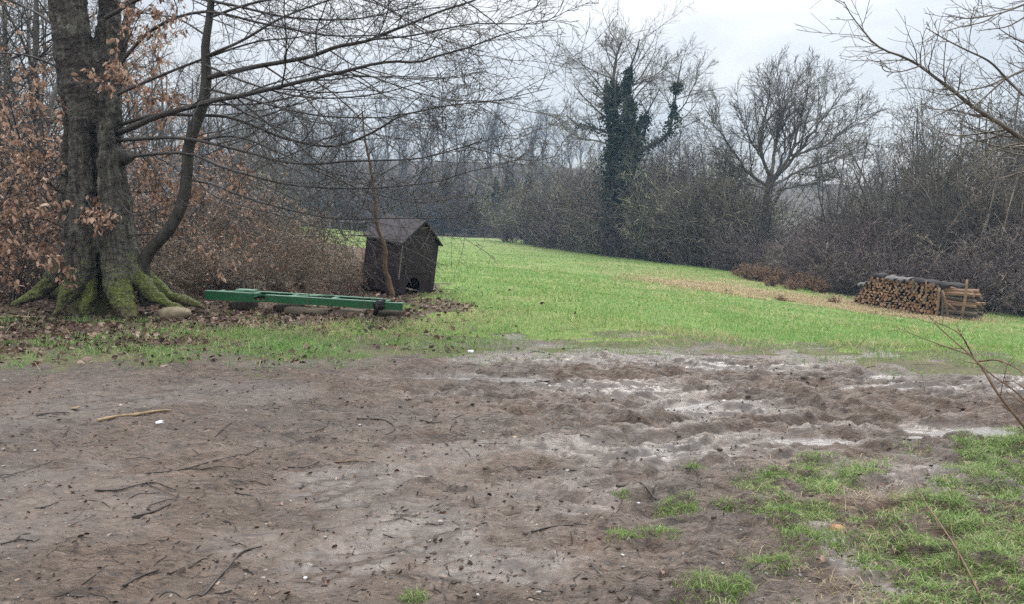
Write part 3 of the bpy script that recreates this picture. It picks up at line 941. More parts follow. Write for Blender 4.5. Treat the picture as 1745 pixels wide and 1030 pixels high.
def hquadbox(mb, pts, thick, m=0):
    """pts: closed outline in (u,v,z) hut coordinates, thick: offset vector in the same"""
    n = len(pts)
    v = [hv(*p) for p in pts] + [hv(*(np.array(p) + np.array(thick))) for p in pts]
    t = []
    q = [(i, (i + 1) % n, n + (i + 1) % n, n + i) for i in range(n)]
    bm = None
    if n == 4: q += [(0, 3, 2, 1), (4, 5, 6, 7)]
    else:
        for i in range(1, n - 1): t += [(0, i + 1, i), (n, n + i, n + i + 1)]
    mb.add(v, q, t, m)


# front gable with the arched cut-out, built from strips
ac, ar, ah = .36, .155, .13      # arch centre, half width, straight height
fr = MB(); us = sorted(set([0, FW / 2, FW] + [ac + ar * math.cos(a) for a in np.linspace(0, math.pi, 15)]))


def topz(u): return EH + (AH - EH) * (1 - abs(u - FW / 2) / (FW / 2))
def botz(u): return 0 if abs(u - ac) >= ar - 1e-6 else ah + math.sqrt(max(ar * ar - (u - ac) ** 2, 0))


for a, b in zip(us[:-1], us[1:]):
    mid = (a + b) / 2
    ba, bb = (botz(a), botz(b)) if abs(mid - ac) < ar else (0, 0)
    if abs(mid - ac) < ar:
        ba = ah if abs(a - (ac - ar)) < 1e-6 else ba; bb = ah if abs(b - (ac + ar)) < 1e-6 else bb
    hquadbox(fr, [(a, 0, ba), (b, 0, bb), (b, 0, topz(b)), (a, 0, topz(a))], (0, TH, 0))
fr.build('front_wall', HUT, hut, smooth=False)
lw = MB(); hquadbox(lw, [(0, TH + .002, 0), (0, FD, 0), (0, FD, EH), (0, TH + .002, EH)], (TH, 0, 0)); lw.build('side_wall', HUT, hut, smooth=False)
lw = MB(); hquadbox(lw, [(FW - TH, TH + .002, 0), (FW - TH, FD, 0), (FW - TH, FD, EH), (FW - TH, TH + .002, EH)], (TH, 0, 0)); lw.build('side_wall', HUT, hut, smooth=False)
bw = MB(); hquadbox(bw, [(TH + .002, FD - TH, 0), (FW - TH - .002, FD - TH, 0), (FW - TH - .002, FD - TH, EH), (FW / 2, FD - TH, AH - .02), (TH + .002, FD - TH, EH)], (0, TH, 0)); bw.build('back_wall', HUT, hut, smooth=False)
rf = MB(); ov = .055; sl_ = (AH - EH) / (FW / 2)
for sgn in (0, 1):
    e = -ov if sgn == 0 else FW + ov
    ez = EH - ov * sl_
    hquadbox(rf, [(e, -ov, ez + .004), (FW / 2, -ov, AH + .004), (FW / 2, FD + ov, AH + .004), (e, FD + ov, ez + .004)], (0, 0, .024))
rf.build('roof', FELT, hut, smooth=False)
tm = MB(); hquadbox(tm, [(-.010, -.008, .25), (.016, -.008, .25), (.016, -.008, EH - .06), (-.010, -.008, EH - .06)], (0, .006, 0)); tm.build('corner_strip', TRIM, hut, smooth=False)
tm = MB(); hquadbox(tm, [(FW - .12, -.010, .0), (FW - .112, -.010, .0), (FW - .112, -.010, .40), (FW - .12, -.010, .40)], (0, .008, 0)); tm.build('door_seam', BLACK, hut, smooth=False)
tm = MB(); hquadbox(tm, [(.10, -.012, .36), (FW - .14, -.012, .36), (FW - .14, -.012, .80), (.10, -.012, .80)], (0, .010, 0)); tm.build('panel', HUT, hut, smooth=False)
lt = MB(); hquadbox(lt, [(FW - .15, -.035, .38), (FW - .10, -.035, .38), (FW - .10, -.035, .42), (FW - .15, -.035, .42)], (0, .034, 0)); lt.build('latch', BLACK, hut, smooth=False)

# thin tree in front of it
sb_ = at(668, 500, 12.2); sb_[2] = 0
tw = thing('sapling', 'thin brown crooked sapling growing in front of the dark kennel', 'tree', tuple(sb_))
st_ = traced([(668, 503), (663, 480), (656, 455), (657, 425), (650, 405), (643, 385), (640, 350), (636, 310), (631, 282), (622, 240), (618, 190)], 12.15, 11.8, .05, .012, 40, .004)
r_ = np.interp(np.linspace(0, 1, 40), [0, .1, .4, .7, 1], [.050, .036, .031, .022, .010])[None]
MB().tubes(st_[0], r_, 9).build('trunk', SAPL, tw, origin=sb_)
a = grow(st_[0], r_, 16, .35, 1, 62, .28, 7, .0, .12, .35, .004, .3, .4, g=g1)
b = grow(*a, 6, .2, 1, 45, .45, 5, 0, .14, .6, .003, g=g1)
mb = MB(); add_levels(mb, [a, b], [4, 3]); mb.build('crown', BRANCH, tw, origin=sb_)

# ------------------------------------------------------------------ green frame
GREEN = paint_mat('green_paint', (.010, .085, .030), (.020, .135, .048), .42, 4, (1, 1, 1), .002, (.075, .05, .032))
GREENP = paint_mat('pale_green_paint', (.06, .17, .10), (.16, .26, .18), .5, 6, (1, 1, 1), .002)  # paler green for flanges, crossbars, braces and the plate
A_ = at(349, 511, 11.35); B_ = at(686, 530, 10.55)
A_[2] = .17; B_[2] = .10
ax_ = B_ - A_; LEN = np.linalg.norm(ax_); ax_ /= LEN
pe = np.cross([0, 0, 1], ax_); pe /= np.linalg.norm(pe); up_ = np.cross(ax_, pe)
RM = np.stack([ax_, pe, up_], 1)
frame = thing('steel_frame', 'long low green steel frame lying on blocks before the kennel', 'metal frame', tuple((A_ + B_) / 2 * np.array([1, 1, 0])))
FO = (A_ + B_) / 2 * np.array([1, 1, 0])


def fbox(mb, s0, s1, p0, p1, z0, z1, m=0):
    c = A_ + ax_ * (s0 + s1) / 2 + pe * (p0 + p1) / 2 + up_ * (z0 + z1) / 2
    mb.box(c, (s1 - s0, p1 - p0, z1 - z0), RM, m)


def channel(name, s0, s1, p, h, flip=1):
    mb = MB()
    fbox(mb, s0, s1, p, p + .008 * flip if flip > 0 else p, .0, h) if flip > 0 else fbox(mb, s0, s1, p - .008, p, 0, h)
    lo, hi = (p + .009, p + .06) if flip > 0 else (p - .06, p - .009)
    fbox(mb, s0, s1, min(lo, hi) - .0, max(lo, hi), .002, .010)
    o = mb.build(name, GREEN, frame, smooth=False, origin=FO)
    mb = MB(); fbox(mb, s0, s1, min(lo, hi) - .012, max(lo, hi), h - .008, h + .003)
    mb.build('flange', GREENP, o, smooth=False, origin=FO)
    return o


channel('rail', 0, .78, 0, .125)
channel('rail', 1.0, LEN * .88, 0, .115)
mb = MB()
fbox(mb, .78, 1.0, 0, .008, .0, .03); fbox(mb, .78, 1.0, 0, .008, .10, .122); fbox(mb, .775, .79, -.004, .03, 0, .125); fbox(mb, .99, 1.005, -.004, .03, 0, .125)
mb.build('slotted_bracket', GREEN, frame, smooth=False, origin=FO)
channel('rail', LEN * .905, LEN, 0, .10)
channel('rail', .35, LEN * .86, .46, .10, -1)
for s in (.03, .62, 1.25, 1.9, LEN * .87):
    mb = MB(); fbox(mb, s, s + .06, .062, .40, .045, .095); mb.build('crossbar', GREENP, frame, smooth=False, origin=FO)
for s0, s1 in ((.1, .6), (1.3, 1.85)):
    mb = MB(); p0 = A_ + ax_ * s0 + pe * .07 + up_ * .105; p1 = A_ + ax_ * s1 + pe * .40 + up_ * .105
    mb.tubes(np.linspace(p0, p1, 4), np.full(4, .014), 6)
    mb.build('brace', GREENP, frame, origin=FO)
mb = MB(); fbox(mb, .30, .60, .30, .44, .095, .125); mb.build('plate', GREENP, frame, smooth=False, origin=FO)
# black hub and lever at the right
mb = MB()
hb = A_ + ax_ * (LEN * .89) + up_ * .06
mb.tubes(np.array([hb - pe * .05, hb + pe * .01, hb + pe * .08]), np.array([.075, .08, .06]), 14, cap=True)
mb.tubes(np.array([hb - pe * .05 - up_ * .14 - ax_ * .05, hb - pe * .03, hb - pe * .02 + up_ * .10 + ax_ * .09]), np.array([.03, .035, .025]), 8, cap=True)
mb.build('hub', BLACK, frame, origin=FO)
WOODG = paint_mat('grey_timber', (.07, .055, .04), (.19, .155, .11), .85, 6, (.3, 1, 1), .006)
blk = A_ + ax_ * 1.62 + pe * .02; blk[2] = .035
o = MB().box((0, 0, 0), (.62, .14, .09), RM, 0, .012).build('timber_block', WOODG); o.location = (blk[0], blk[1], blk[2]); tag(o, 'pale squared timber block propping the middle of the green frame', 'block')
blk = A_ + ax_ * 2.28 + pe * .12; blk[2] = .03
o = MB().box((0, 0, 0), (.34, .16, .09), RM, 0, .012).build('timber_block', WOODG); o.location = (blk[0], blk[1], blk[2]); tag(o, 'short timber block under the right half of the green frame', 'block')
for s, p, hh, lab in ((1.2, .3, .12, 'rounded dark stone under the middle of the green frame'), (.45, .3, .15, 'dark stone under the left end of the green frame'), (LEN * .9, .3, .08, 'dark stone under the right end of the green frame')):
    c = A_ + ax_ * s + pe * p; c[2] = hh / 2 - .02
    o = boulder((0, 0, 0), .2, .16, hh / 2 + .02, int(s * 10)).build('stone', HILLM); o.location = c; tag(o, lab, 'rock')

# ------------------------------------------------------------------ firewood stack
LEND, LBARK = log_mats()


def log_mesh(kind, r, L, seed):
    g = np.random.default_rng(seed)
    if kind == 'round':
        a = np.linspace(0, 2 * np.pi, 10, endpoint=False); rr = r * (1 + g.normal(size=10) * .07)
        o = np.stack([np.cos(a) * rr, np.sin(a) * rr], 1)
    elif kind == 'half':
        a = np.linspace(0, math.pi, 7); o = np.stack([np.cos(a) * r * 1.2, np.sin(a) * r * 1.2 - r * .5], 1)
    else:
        a = np.linspace(-.55, .55, 5); o = np.vstack([[0, -r * .9], np.stack([np.sin(a) * r * 1.9, np.cos(a) * r * 1.9 - r * .9], 1)])
    t = g.uniform(0, 6.28); o = o @ np.array([[math.cos(t), -math.sin(t)], [math.sin(t), math.cos(t)]])
    n = len(o); ys = np.linspace(0, L, 4); v = []
    bend = g.normal(size=2) * .015
    for y in ys:
        k = math.sin(y / L * math.pi)
        v += [(p[0] + bend[0] * k, y, p[1] + bend[1] * k) for p in o]
    q = [(i * n + j, i * n + (j + 1) % n, (i + 1) * n + (j + 1) % n, (i + 1) * n + j) for i in range(3) for j in range(n)]
    mb = MB(); mb.add(v, q, None, 0)
    e0 = np.array(v[:n]); e1 = np.array(v[-n:])
    mb.add(np.vstack([e0, e0.mean(0)]), None, [(j, (j + 1) % n, n) for j in range(n)], 1)
    mb.add(np.vstack([e1, e1.mean(0)]), None, [((j + 1) % n, j, n) for j in range(n)], 1)
    return mb.mesh('firewood_log', [LBARK, LEND], False)


LM = [log_mesh(k, 1.0, 1.0 / .05, 50 + i) for i, k in enumerate(['round', 'half', 'wedge', 'round', 'wedge', 'half', 'round', 'wedge'])]
PA, PB = at(1453, 519, 24.2), at(1598, 543, 22.2)
dx = PB - PA; SPAN = np.linalg.norm(dx[:2]); dxn = dx / np.linalg.norm(dx[:2])
face = math.atan2(dx[1], dx[0])
TOP = ([0, .06, .13, .2, .27, .5, .75, 1.0], [.12, .48, .66, .90, 1.03, .98, .96, .98])
gl = np.random.default_rng(8)
cnt = 0
rowh = .087
for row in range(13):
    x0 = .05 if row % 2 else .0
    x_ = x0
    while x_ < SPAN and cnt < 298:
        r = gl.uniform(.042, .060)
        zt = row * rowh + .05
        tf = x_ / SPAN
        if zt < np.interp(tf, *TOP) - .03:
            p = PA + dxn * x_
            o = bpy.data.objects.new('firewood_log', LM[gl.integers(0, len(LM))]); col.objects.link(o)
            gz = PA[2] + dxn[2] * x_
            o.location = (p[0] + gl.normal() * .006, p[1] + gl.normal() * .035, gz + zt + gl.normal() * .007)
            o.rotation_euler = (gl.normal() * .02, gl.uniform(0, 6.28), face + gl.normal() * .03)
            o.scale = (r, gl.uniform(.046, .052), r)
            tag(o, 'split firewood log laid end-on in the stack at the meadow edge', 'log', 'firewood logs stacked end-on at the meadow edge')
            cnt += 1
        x_ += .118
print('logs', cnt)
# crosswise split logs at the right end
gz = PB[2]
LW = paint_mat('split_wood', (.13, .075, .045), (.30, .185, .115), .8, 5, (.2, 1, 1), .006)
LWG = paint_mat('grey_split_wood', (.07, .052, .04), (.16, .125, .095), .85, 5, (.2, 1, 1), .006)
rowsX = [(.05, .86, .075, 1), (.19, .9, .06, 1), (.30, .88, .05, 1), (.40, .86, .05, 0), (.50, .93, .06, 0), (.62, .84, .055, 1), (.72, .80, .07, 0), (.83, .74, .06, 0)]
for k, (z, L, r, gm) in enumerate(rowsX):
    for dpt in (0, .35):
        g = np.random.default_rng(k * 7 + int(dpt * 10))
        P = curve([np.array([0, 0, 0]), np.array([L * .5, .01, g.normal() * .012]), np.array([L, 0, g.normal() * .01])], 8)
        mb = MB(); mb.tubes(P, np.full(8, r) * g.uniform(.85, 1.0), 6, cap=True)
        o = mb.build('split_log', LWG if gm else LW, smooth=False)
        q = PB + dxn * .10 + np.array([-math.sin(face), math.cos(face), 0]) * (.1 + dpt)
        o.location = (q[0], q[1], gz + z + .02); o.rotation_euler = (g.uniform(0, .4), g.normal() * .03 + .02, face + g.normal() * .05)
        tag(o, 'long split log laid crosswise at the right end of the woodpile', 'log', 'crosswise logs bracing the end of the woodpile')
# stakes
for k, (pa, pb, r, y, mat, lab) in enumerate([
    ((1639, 540), (1648, 476), .045, 21.55, LW, 'tall leaning stake at the far right end of the woodpile'),
    ((1594, 548), (1601, 490), .045, 21.95, LW, 'stout pale stake where the log ends meet the crosswise logs'),
    ((1605, 546), (1606, 494), .04, 21.85, LWG, 'straight grey stake beside the stout pale stake of the woodpile'),
    ((1616, 548), (1607, 496), .032, 21.8, LW, 'bent pale stake leaning left against the woodpile'),
    ((1631, 532), (1610, 516), .026, 21.7, LW, 'thin pole propped diagonally against the crosswise logs'),
    ((1577, 510), (1578, 478), .03, 22.2, LW, 'short upright stick poking down from the woodpile cover'),
    ((1554, 500), (1556, 476), .03, 22.5, LWG, 'short dark upright stick near the middle of the woodpile top')]):
    a, b = at(*pa, y), at(*pb, y)
    P = curve([a, (a + b) / 2 + np.array([.02, 0, 0]), b], 8)
    o = MB().tubes(P - a, np.linspace(r, r * .8, 8), 6, cap=True).build('stake', mat); o.location = a; tag(o, lab, 'stake')
SHEET = paint_mat('pale_cover_sheet', (.05, .046, .042), (.19, .18, .175), .85, 4, (1, 1, 1), .006)
SHEETD = paint_mat('dark_cover_sheet', (.014, .012, .012), (.045, .040, .038), .9, 4, (1, 1, 1), .006)
for pxa, pya, pxb, pyb, y, mat, lab in [
    (1462, 482, 1474, 480, 23.9, SHEET, 'small pale board on the stepped left shoulder of the woodpile'),
    (1488, 465, 1507, 468, 23.7, SHEETD, 'grey board covering the highest point of the woodpile'),
    (1509, 470, 1529, 473, 23.3, SHEET, 'bright crumpled sheet on the woodpile top'),
    (1530, 473, 1549, 474, 23.0, SHEET, 'pale flat board right of the crumpled sheet on the woodpile'),
    (1556, 474, 1598, 481, 22.6, SHEETD, 'long dark sheet sagging over the right half of the woodpile'),
    (1594, 480, 1644, 486, 22.1, SHEETD, 'dark sheet covering the crosswise logs at the woodpile end')]:
    a, b = at(pxa, pya, y), at(pxb, pyb, y - .15)
    n = 9; mb = MB(); v = []
    for i in range(n):
        t = i / (n - 1); c = a + (b - a) * t
        for j, dd in enumerate((-.06, 0.04, .2, .4)):
            zz_ = .02 * math.sin(t * 7 + j * 2 + pxa) + (-.07 if j == 0 else 0) * (1 + .6 * math.sin(t * 11 + pxa))
            v.append(c + np.array([-math.sin(face), math.cos(face), 0]) * dd + np.array([0, 0, zz_]))
    v = np.array(v); q = [(i * 4 + j, (i + 1) * 4 + j, (i + 1) * 4 + j + 1, i * 4 + j + 1) for i in range(n - 1) for j in range(3)]
    o = mb.add(v - a, q).build('cover_sheet', mat); o.location = a
    so = o.modifiers.new('thick', 'SOLIDIFY'); so.thickness = .012
    tag(o, lab, 'cover')

# ------------------------------------------------------------------ hedge, trees
def shrub_proto(seed, h, spread, stems, n1, n2, n3, rmin, up=.05, droop=0, leaf=0, upright=.3):
    g = np.random.default_rng(seed)
    a = g.uniform(0, 2 * np.pi, stems); out = g.uniform(.05, spread, stems)
    base = np.stack([np.cos(a), np.sin(a), np.zeros(stems)], 1) * g.uniform(0, .35, (stems, 1)) * h * .35
    d = np.stack([np.cos(a) * out, np.sin(a) * out, np.ones(stems) * g.uniform(.6, 1, stems)], 1)
    d /= np.linalg.norm(d, axis=1, keepdims=True)
    L = h * g.uniform(.65, 1.1, stems); Nn = 9; pts = [base]
    for k in range(Nn - 1):
        d = d + g.normal(size=d.shape) * .09 + np.array([0, 0, up]); d /= np.linalg.norm(d, axis=1, keepdims=True)
        pts.append(pts[-1] + d * (L / (Nn - 1))[:, None])
    P = np.stack(pts, 1); R = (h * .008 * g.uniform(.6, 1.3, stems))[:, None] * np.linspace(1, .35, Nn)[None]
    R = np.maximum(R, rmin)
    l1 = grow(P, R, n1, .08, 1, 48, .42, 6, up * .8 - droop, .15, .6, rmin, .35, .4, g=g)
    l2 = grow(*l1, n2, .1, 1, 46, .48, 5, up * .5 - droop, .17, .7, rmin, .35, .4, g=g)
    l3 = grow(*l2, n3, .1, 1, 44, .5, 4, 0 - droop, .18, .8, rmin, .35, .4, g=g)
    return (P, R), l1, l2, l3


def make_shrub(name, label, cat, seed, mat, h=3, spread=.8, stems=14, n=(9, 6, 3), rmin=.006, group=None, leaf=None, nl=0, lsz=.06, up=.05, droop=0):
    t = thing(name, label, cat, (0, 0, -500), group=group)
    s, l1, l2, l3 = shrub_proto(seed, h, spread, stems, *n, rmin, up, droop)
    MB().tubes(*s, 5).build('stem', mat, t)
    mb = MB(); add_levels(mb, [l1, l2, l3], [3, 3, 3]); mb.build('crown', mat, t)
    if leaf is not None:
        fb = MB(); g = np.random.default_rng(seed + 1)
        hang_leaves(fb, l2[0], nl // 2, lsz, lsz * .6, g, .6); hang_leaves(fb, l3[0], nl // 2, lsz, lsz * .6, g, .6)
        fb.build('foliage', leaf, t)
    return t


def place(protos, spots, labels, group, used):
    for k, (x, y, s) in enumerate(spots):
        pr = protos[k % len(protos)]
        z = float(base_z(np.array([x]), np.array([y]))[0]) - .05
        rz = random.uniform(0, 6.28)
        ss = (s * random.uniform(.9, 1.15), s * random.uniform(.9, 1.15), s)
        lab = labels[k % len(labels)] if isinstance(labels, list) else labels
        if pr.name not in used:
            used.add(pr.name); pr.location = (x, y, z); pr.rotation_euler = (0, 0, rz); pr.scale = ss; pr['label'] = lab; pr['group'] = group
        else:
            dup(pr, (x, y, z), rz, ss, lab, group)


used = set()
gh = np.random.default_rng(22)


def wx(px, Y): return (px - CX) / F * Y * 1.0 / (cP) * cP    # x for a column of the photo near the horizon


# hedge line (photo column, distance)
HL = [(850, 70), (930, 60), (1000, 54), (1120, 46), (1240, 39), (1350, 32), (1460, 27), (1560, 25.0), (1700, 23.5), (1800, 22), (1950, 21)]
hp = [make_shrub('hedge_shrub', 'x', 'shrub', 100, HEDGE, 3.2, .9, 16, (8, 6, 2), .012),
      make_shrub('hedge_shrub', 'x', 'shrub', 101, HEDGEO, 3.6, .7, 14, (8, 6, 2), .012),
      make_shrub('hedge_shrub', 'x', 'shrub', 102, HEDGE, 3.0, 1.1, 16, (8, 6, 2), .012, up=.02, droop=.03),
      make_shrub('hedge_shrub', 'x', 'shrub', 103, HEDGED, 3.4, .8, 16, (8, 6, 2), .012)]
spots = []
for px in np.arange(868, 1260, 26):
    Y_ = np.interp(px, [p[0] for p in HL], [p[1] for p in HL])
    for rowi, (dy, s) in enumerate(((1.6, .75), (4.5, 1.35), (8, 1.75))):
        if rowi == 2 and px < 900: continue
        yy = Y_ + dy + gh.uniform(-.6, .6); spots.append((wx(px + gh.uniform(-10, 10), yy), yy, s * gh.uniform(.85, 1.15)))
place(hp, spots, 'grey-brown leafless shrub in the long hedge below the ivy-clad tree', 'bare shrubs of the hedge below the ivy tree', used)
hq = [make_shrub('thicket_shrub', 'x', 'shrub', 110, HEDGED, 2.2, 1.1, 18, (8, 6, 2), .008, up=.02, droop=.03),
      make_shrub('thicket_shrub', 'x', 'shrub', 111, HEDGED, 2.4, .9, 16, (8, 6, 2), .008),
      make_shrub('thicket_shrub', 'x', 'shrub', 112, HEDGE, 2.2, 1.0, 18, (8, 6, 2), .008, up=.0, droop=.05)]
spots = []
for px in np.arange(1255, 1960, 30):
    Y_ = np.interp(px, [p[0] for p in HL], [p[1] for p in HL])
    for dy, s in ((.9, .75), (2.6, 1.1), (5, 1.25), (8, 1.5)):
        yy = Y_ + dy + gh.uniform(-.5, .5); spots.append((wx(px + gh.uniform(-14, 14), yy), yy, s * gh.uniform(.8, 1.15) * (.72 if px < 1420 and dy > 2 else 1)))
place(hq, spots, 'dark purplish bare shrub in the thicket behind and beside the woodpile', 'dark bare shrubs around the woodpile', used)

cp_ = [make_shrub('coppice_tree', 'x', 'tree', 120, LIMB, 6.2, .28, 8, (9, 6, 3), .0075, up=.06),
       make_shrub('coppice_tree', 'x', 'tree', 121, LIMB, 6.8, .22, 6, (10, 6, 3), .0075, up=.06),
       make_shrub('coppice_tree', 'x', 'tree', 122, HEDGE, 5.6, .34, 9, (9, 6, 3), .0075, up=.05)]
spots = []
for px, Y_, s in [(1520, 31, .9), (1560, 30, 1.0), (1600, 31, 1.05), (1640, 29, 1.0), (1680, 30, 1.08), (1715, 28, 1.0), (1745, 29, 1.1), (1790, 28, 1.1), (1840, 27, 1.1), (1625, 33, 1.2), (1700, 34, 1.3), (1770, 33, 1.3), (1540, 35, 1.15), (1480, 36, .85), (1500, 33, .8), (1580, 33, 1.2), (1610, 36, 1.35), (1655, 32, 1.2), (1690, 37, 1.5), (1730, 33, 1.35), (1760, 36, 1.5), (1565, 28, .8), (1635, 27, .85), (1705, 26.5, .9)]:
    spots.append((wx(px, Y_), Y_, s))
place(cp_, spots, 'upright many-stemmed bare tree rising from the thicket behind the woodpile', 'many-stemmed bare trees behind the woodpile', used)
spots = []
for px, Y_, s in [(960, 66, 1.25), (1000, 62, 1.2), (1120, 56, 1.2), (1150, 54, 1.25), (1180, 52, 1.2), (1215, 50, 1.0), (1250, 49, .8), (1400, 46, .55), (1450, 45, .55), (1490, 44, .6), (1360, 48, .5), (1090, 58, 1.25), (1060, 60, 1.2)]:
    spots.append((wx(px, Y_), Y_, s))
spots = [(x, y, q * gh.uniform(.75, 1.3)) for x, y, q in spots] + [(wx(px, Y_), Y_, gh.uniform(.7, 1.2)) for px, Y_ in [(1105, 49, ), (1135, 47), (1165, 46), (1200, 44), (1230, 42), (1262, 41), (1425, 35), (985, 57), (905, 66), (940, 63)]]
place([cp_[0], cp_[1], cp_[2]], spots, 'upright bare tree standing among the hedge near the ivy-clad tree', 'upright bare trees in the hedge', used)

# rusty dead growth along the hedge foot
rb = [make_shrub('dead_bracken', 'x', 'plant', 130, SAPL, .55, 1.2, 16, (6, 4, 2), .004, leaf=RUST, nl=500, lsz=.07, droop=.03)]
spots = [(*on_ter(a, b), q) for a, b, q in [(1272, 475, 1.2), (1290, 478, 1.4), (1308, 481, 1.3), (1326, 484, 1.4), (1344, 487, 1.4), (1362, 491, 1.3), (1380, 495, 1.3), (1398, 499, 1.1), (1316, 487, .9), (1352, 494, .8), (1420, 518, .55), (1255, 470, .8), (1240, 500, .35), (1330, 512, .4)]]
place(rb, spots, 'clump of rusty dead bracken at the hedge foot left of the woodpile', 'rusty bracken clumps at the hedge foot', used)

# ivy tree
YI = 53
ib = at(1046, 440, YI)
ivy = thing('ivy_tree', 'tall bare tree with two columns of dark ivy above the hedge', 'tree', tuple(ib))
mb = MB()
tl = [traced([(1046, 445), (1047, 380), (1048, 320), (1050, 280), (1046, 197), (1048, 109), (1052, 90), (1060, 72)], YI, YI, .32, .05, 30),
      traced([(1052, 330), (1066, 290), (1073, 239), (1069, 176), (1074, 115), (1083, 92), (1090, 66)], YI - .3, YI - 1, .22, .04, 26),
      traced([(1066, 290), (1084, 245), (1100, 197), (1110, 178), (1125, 150)], YI, YI + 1, .12, .03, 18),
      traced([(1062, 290), (1085, 262), (1109, 246), (1135, 232), (1146, 200), (1153, 150), (1158, 122), (1162, 102)], YI - .4, YI - 1.5, .15, .03, 24),
      traced([(1046, 230), (1030, 224), (1005, 216), (984, 212), (965, 195)], YI, YI - 1.5, .09, .03, 16),
      traced([(1046, 197), (1035, 165), (1010, 130), (985, 100)], YI, YI - 1, .06, .02, 14),
      traced([(1047, 130), (1050, 95), (1042, 78), (1037, 64)], YI, YI - .5, .05, .02, 12),
      traced([(1070, 150), (1090, 140), (1120, 125), (1145, 100)], YI, YI - 1, .05, .02, 12),
      traced([(1046, 250), (1020, 240), (990, 235), (962, 220)], YI, YI + 2, .07, .02, 14),
      traced([(1146, 200), (1165, 180), (1180, 150), (1192, 125)], YI - 1, YI - 1, .05, .02, 12)]
for P, R in tl: mb.tubes(P, R, 7)
mb.build('trunk', LIMB, ivy, origin=ib)
gi = np.random.default_rng(31)
L1 = stack([grow(P, R, 16 if i > 3 else 12, .45 if i < 4 else .25, 1, 50, .42 if i < 4 else .55, 8, .03, .1, .5, .016, .4, .4, g=gi) if i > 0 else grow(P, R, 16, .62, 1, 60, .28, 8, .03, .1, .5, .016, .4, .4, g=gi) for i, (P, R) in enumerate(tl)])
L2 = grow(*L1, 9, .15, 1, 42, .5, 6, .02, .12, .6, .011, .4, .4, g=gi)
L3 = grow(*L2, 5, .15, 1, 40, .5, 4, .02, .14, .7, .009, .4, .4, g=gi)
mb = MB(); add_levels(mb, [L1, L2, L3], [4, 3, 3]); mb.build('crown', CROWN, ivy, origin=ib)
fb = MB()


def ivy_col(P, n, rad, t0, t1, sz=.13):
    f = gi.uniform(t0, t1, n) ** .9 * (P.shape[1] - 1); i = np.clip(f.astype(int), 0, P.shape[1] - 2); w_ = (f - i)[:, None]
    c = P[0][i] * (1 - w_) + P[0][i + 1] * w_
    tt = f / (P.shape[1] - 1)
    sec = np.floor(gi.uniform(0, 6, n)); lump = .12 + 1.5 * vn(tt * 15 + sec * 7.7, sec * 3.3, 5) ** 1.4
    th = (sec + gi.uniform(0, 1.2, n)) * np.pi / 3; rr = rad(tt) * lump * gi.uniform(.25, 1, n) ** .5
    rr = rr * np.where(gi.uniform(0, 1, n) < .13, gi.uniform(1.2, 2.3, n), 1.0)
    off = np.stack([np.cos(th) * rr, np.sin(th) * rr, gi.normal(size=n) * .15 - np.where(rr > .8, gi.uniform(0, .5, n), 0)], 1)
    D = off * np.array([1, 1, .3]) + gi.normal(size=(n, 3)) * .35 + np.array([0, 0, -.5])
    s = gi.uniform(.6, 1.3, n) * sz
    fb.leaves(c + off, D, s, s * .9, .2, gen=gi)


ivy_col(tl[0][0], 15000, lambda t: np.interp(t, [0, .1, .3, .5, .62, .8, .88], [.35, .5, .95, 1.1, .75, .45, .2]), .10, .80)
ivy_col(tl[1][0], 7500, lambda t: np.interp(t, [0, .3, .6, .8], [.9, .75, .5, .2]), .0, .78)
ivy_col(tl[2][0], 2000, lambda t: np.interp(t, [0, .5, 1], [.8, .5, .15]), .0, .62)
ivy_col(tl[3][0], 520, lambda t: np.interp(t, [0, .3, .62], [.6, .2, .2]), .0, .45)
ivy_col(tl[3][0], 620, lambda t: np.interp(t, [.38, .5, .66], [.45, .7, .25]), .40, .66)
ivy_col(tl[4][0], 300, lambda t: np.interp(t, [0, 1], [.4, .12]), .0, .7)
fb.build('ivy', IVY, ivy, origin=ib)
# mistletoe ball in its right arm
mc = at(1153, 150, YI - 1.3)
mb = MB(); n = 420; d = gi.normal(size=(n, 3)); d /= np.linalg.norm(d, axis=1, keepdims=True)
mb.leaves(d * gi.uniform(.08, .42, (n, 1)), d + gi.normal(size=(n, 3)) * .4, np.full(n, .13), np.full(n, .07))
o = mb.build('mistletoe', IVY); o.location = mc; tag(o, 'round dark mistletoe ball high in the right arm of the ivy tree', 'mistletoe')

# round bare tree
YR = 43
rb_ = at(1306, 400, YR)
rt = thing('bare_tree', 'broad round-crowned bare tree standing alone above the thicket', 'tree', tuple(rb_))
mb = MB()
tl = [traced([(1305, 410), (1307, 370), (1309, 335), (1313, 300)], YR, YR, .29, .21, 12)]
defs = [([(1309, 318), (1290, 305), (1270, 289), (1243, 246), (1223, 215), (1203, 190)], -2.0, .13), ([(1313, 305), (1297, 262), (1278, 231), (1262, 190), (1255, 165)], 1.5, .11), ([(1313, 302), (1295, 246), (1303, 176), (1311, 130), (1308, 112)], -1, .14),
        ([(1316, 300), (1320, 246), (1336, 176), (1350, 138), (1358, 108)], 1.2, .15), ([(1316, 305), (1348, 258), (1363, 207), (1375, 157), (1388, 112)], -1.6, .15), ([(1318, 308), (1355, 262), (1394, 207), (1428, 157), (1443, 128)], .8, .14),
        ([(1350, 257), (1417, 235), (1464, 192), (1484, 172)], -1.4, .09), ([(1318, 316), (1363, 289), (1417, 270), (1468, 244), (1488, 228)], 1.8, .11), ([(1314, 330), (1344, 322), (1394, 312), (1440, 302)], -2, .07),
        ([(1316, 312), (1330, 280), (1340, 230), (1330, 170), (1335, 130)], 2.6, .1), ([(1309, 325), (1285, 318), (1255, 300), (1225, 285)], 1.5, .06)]
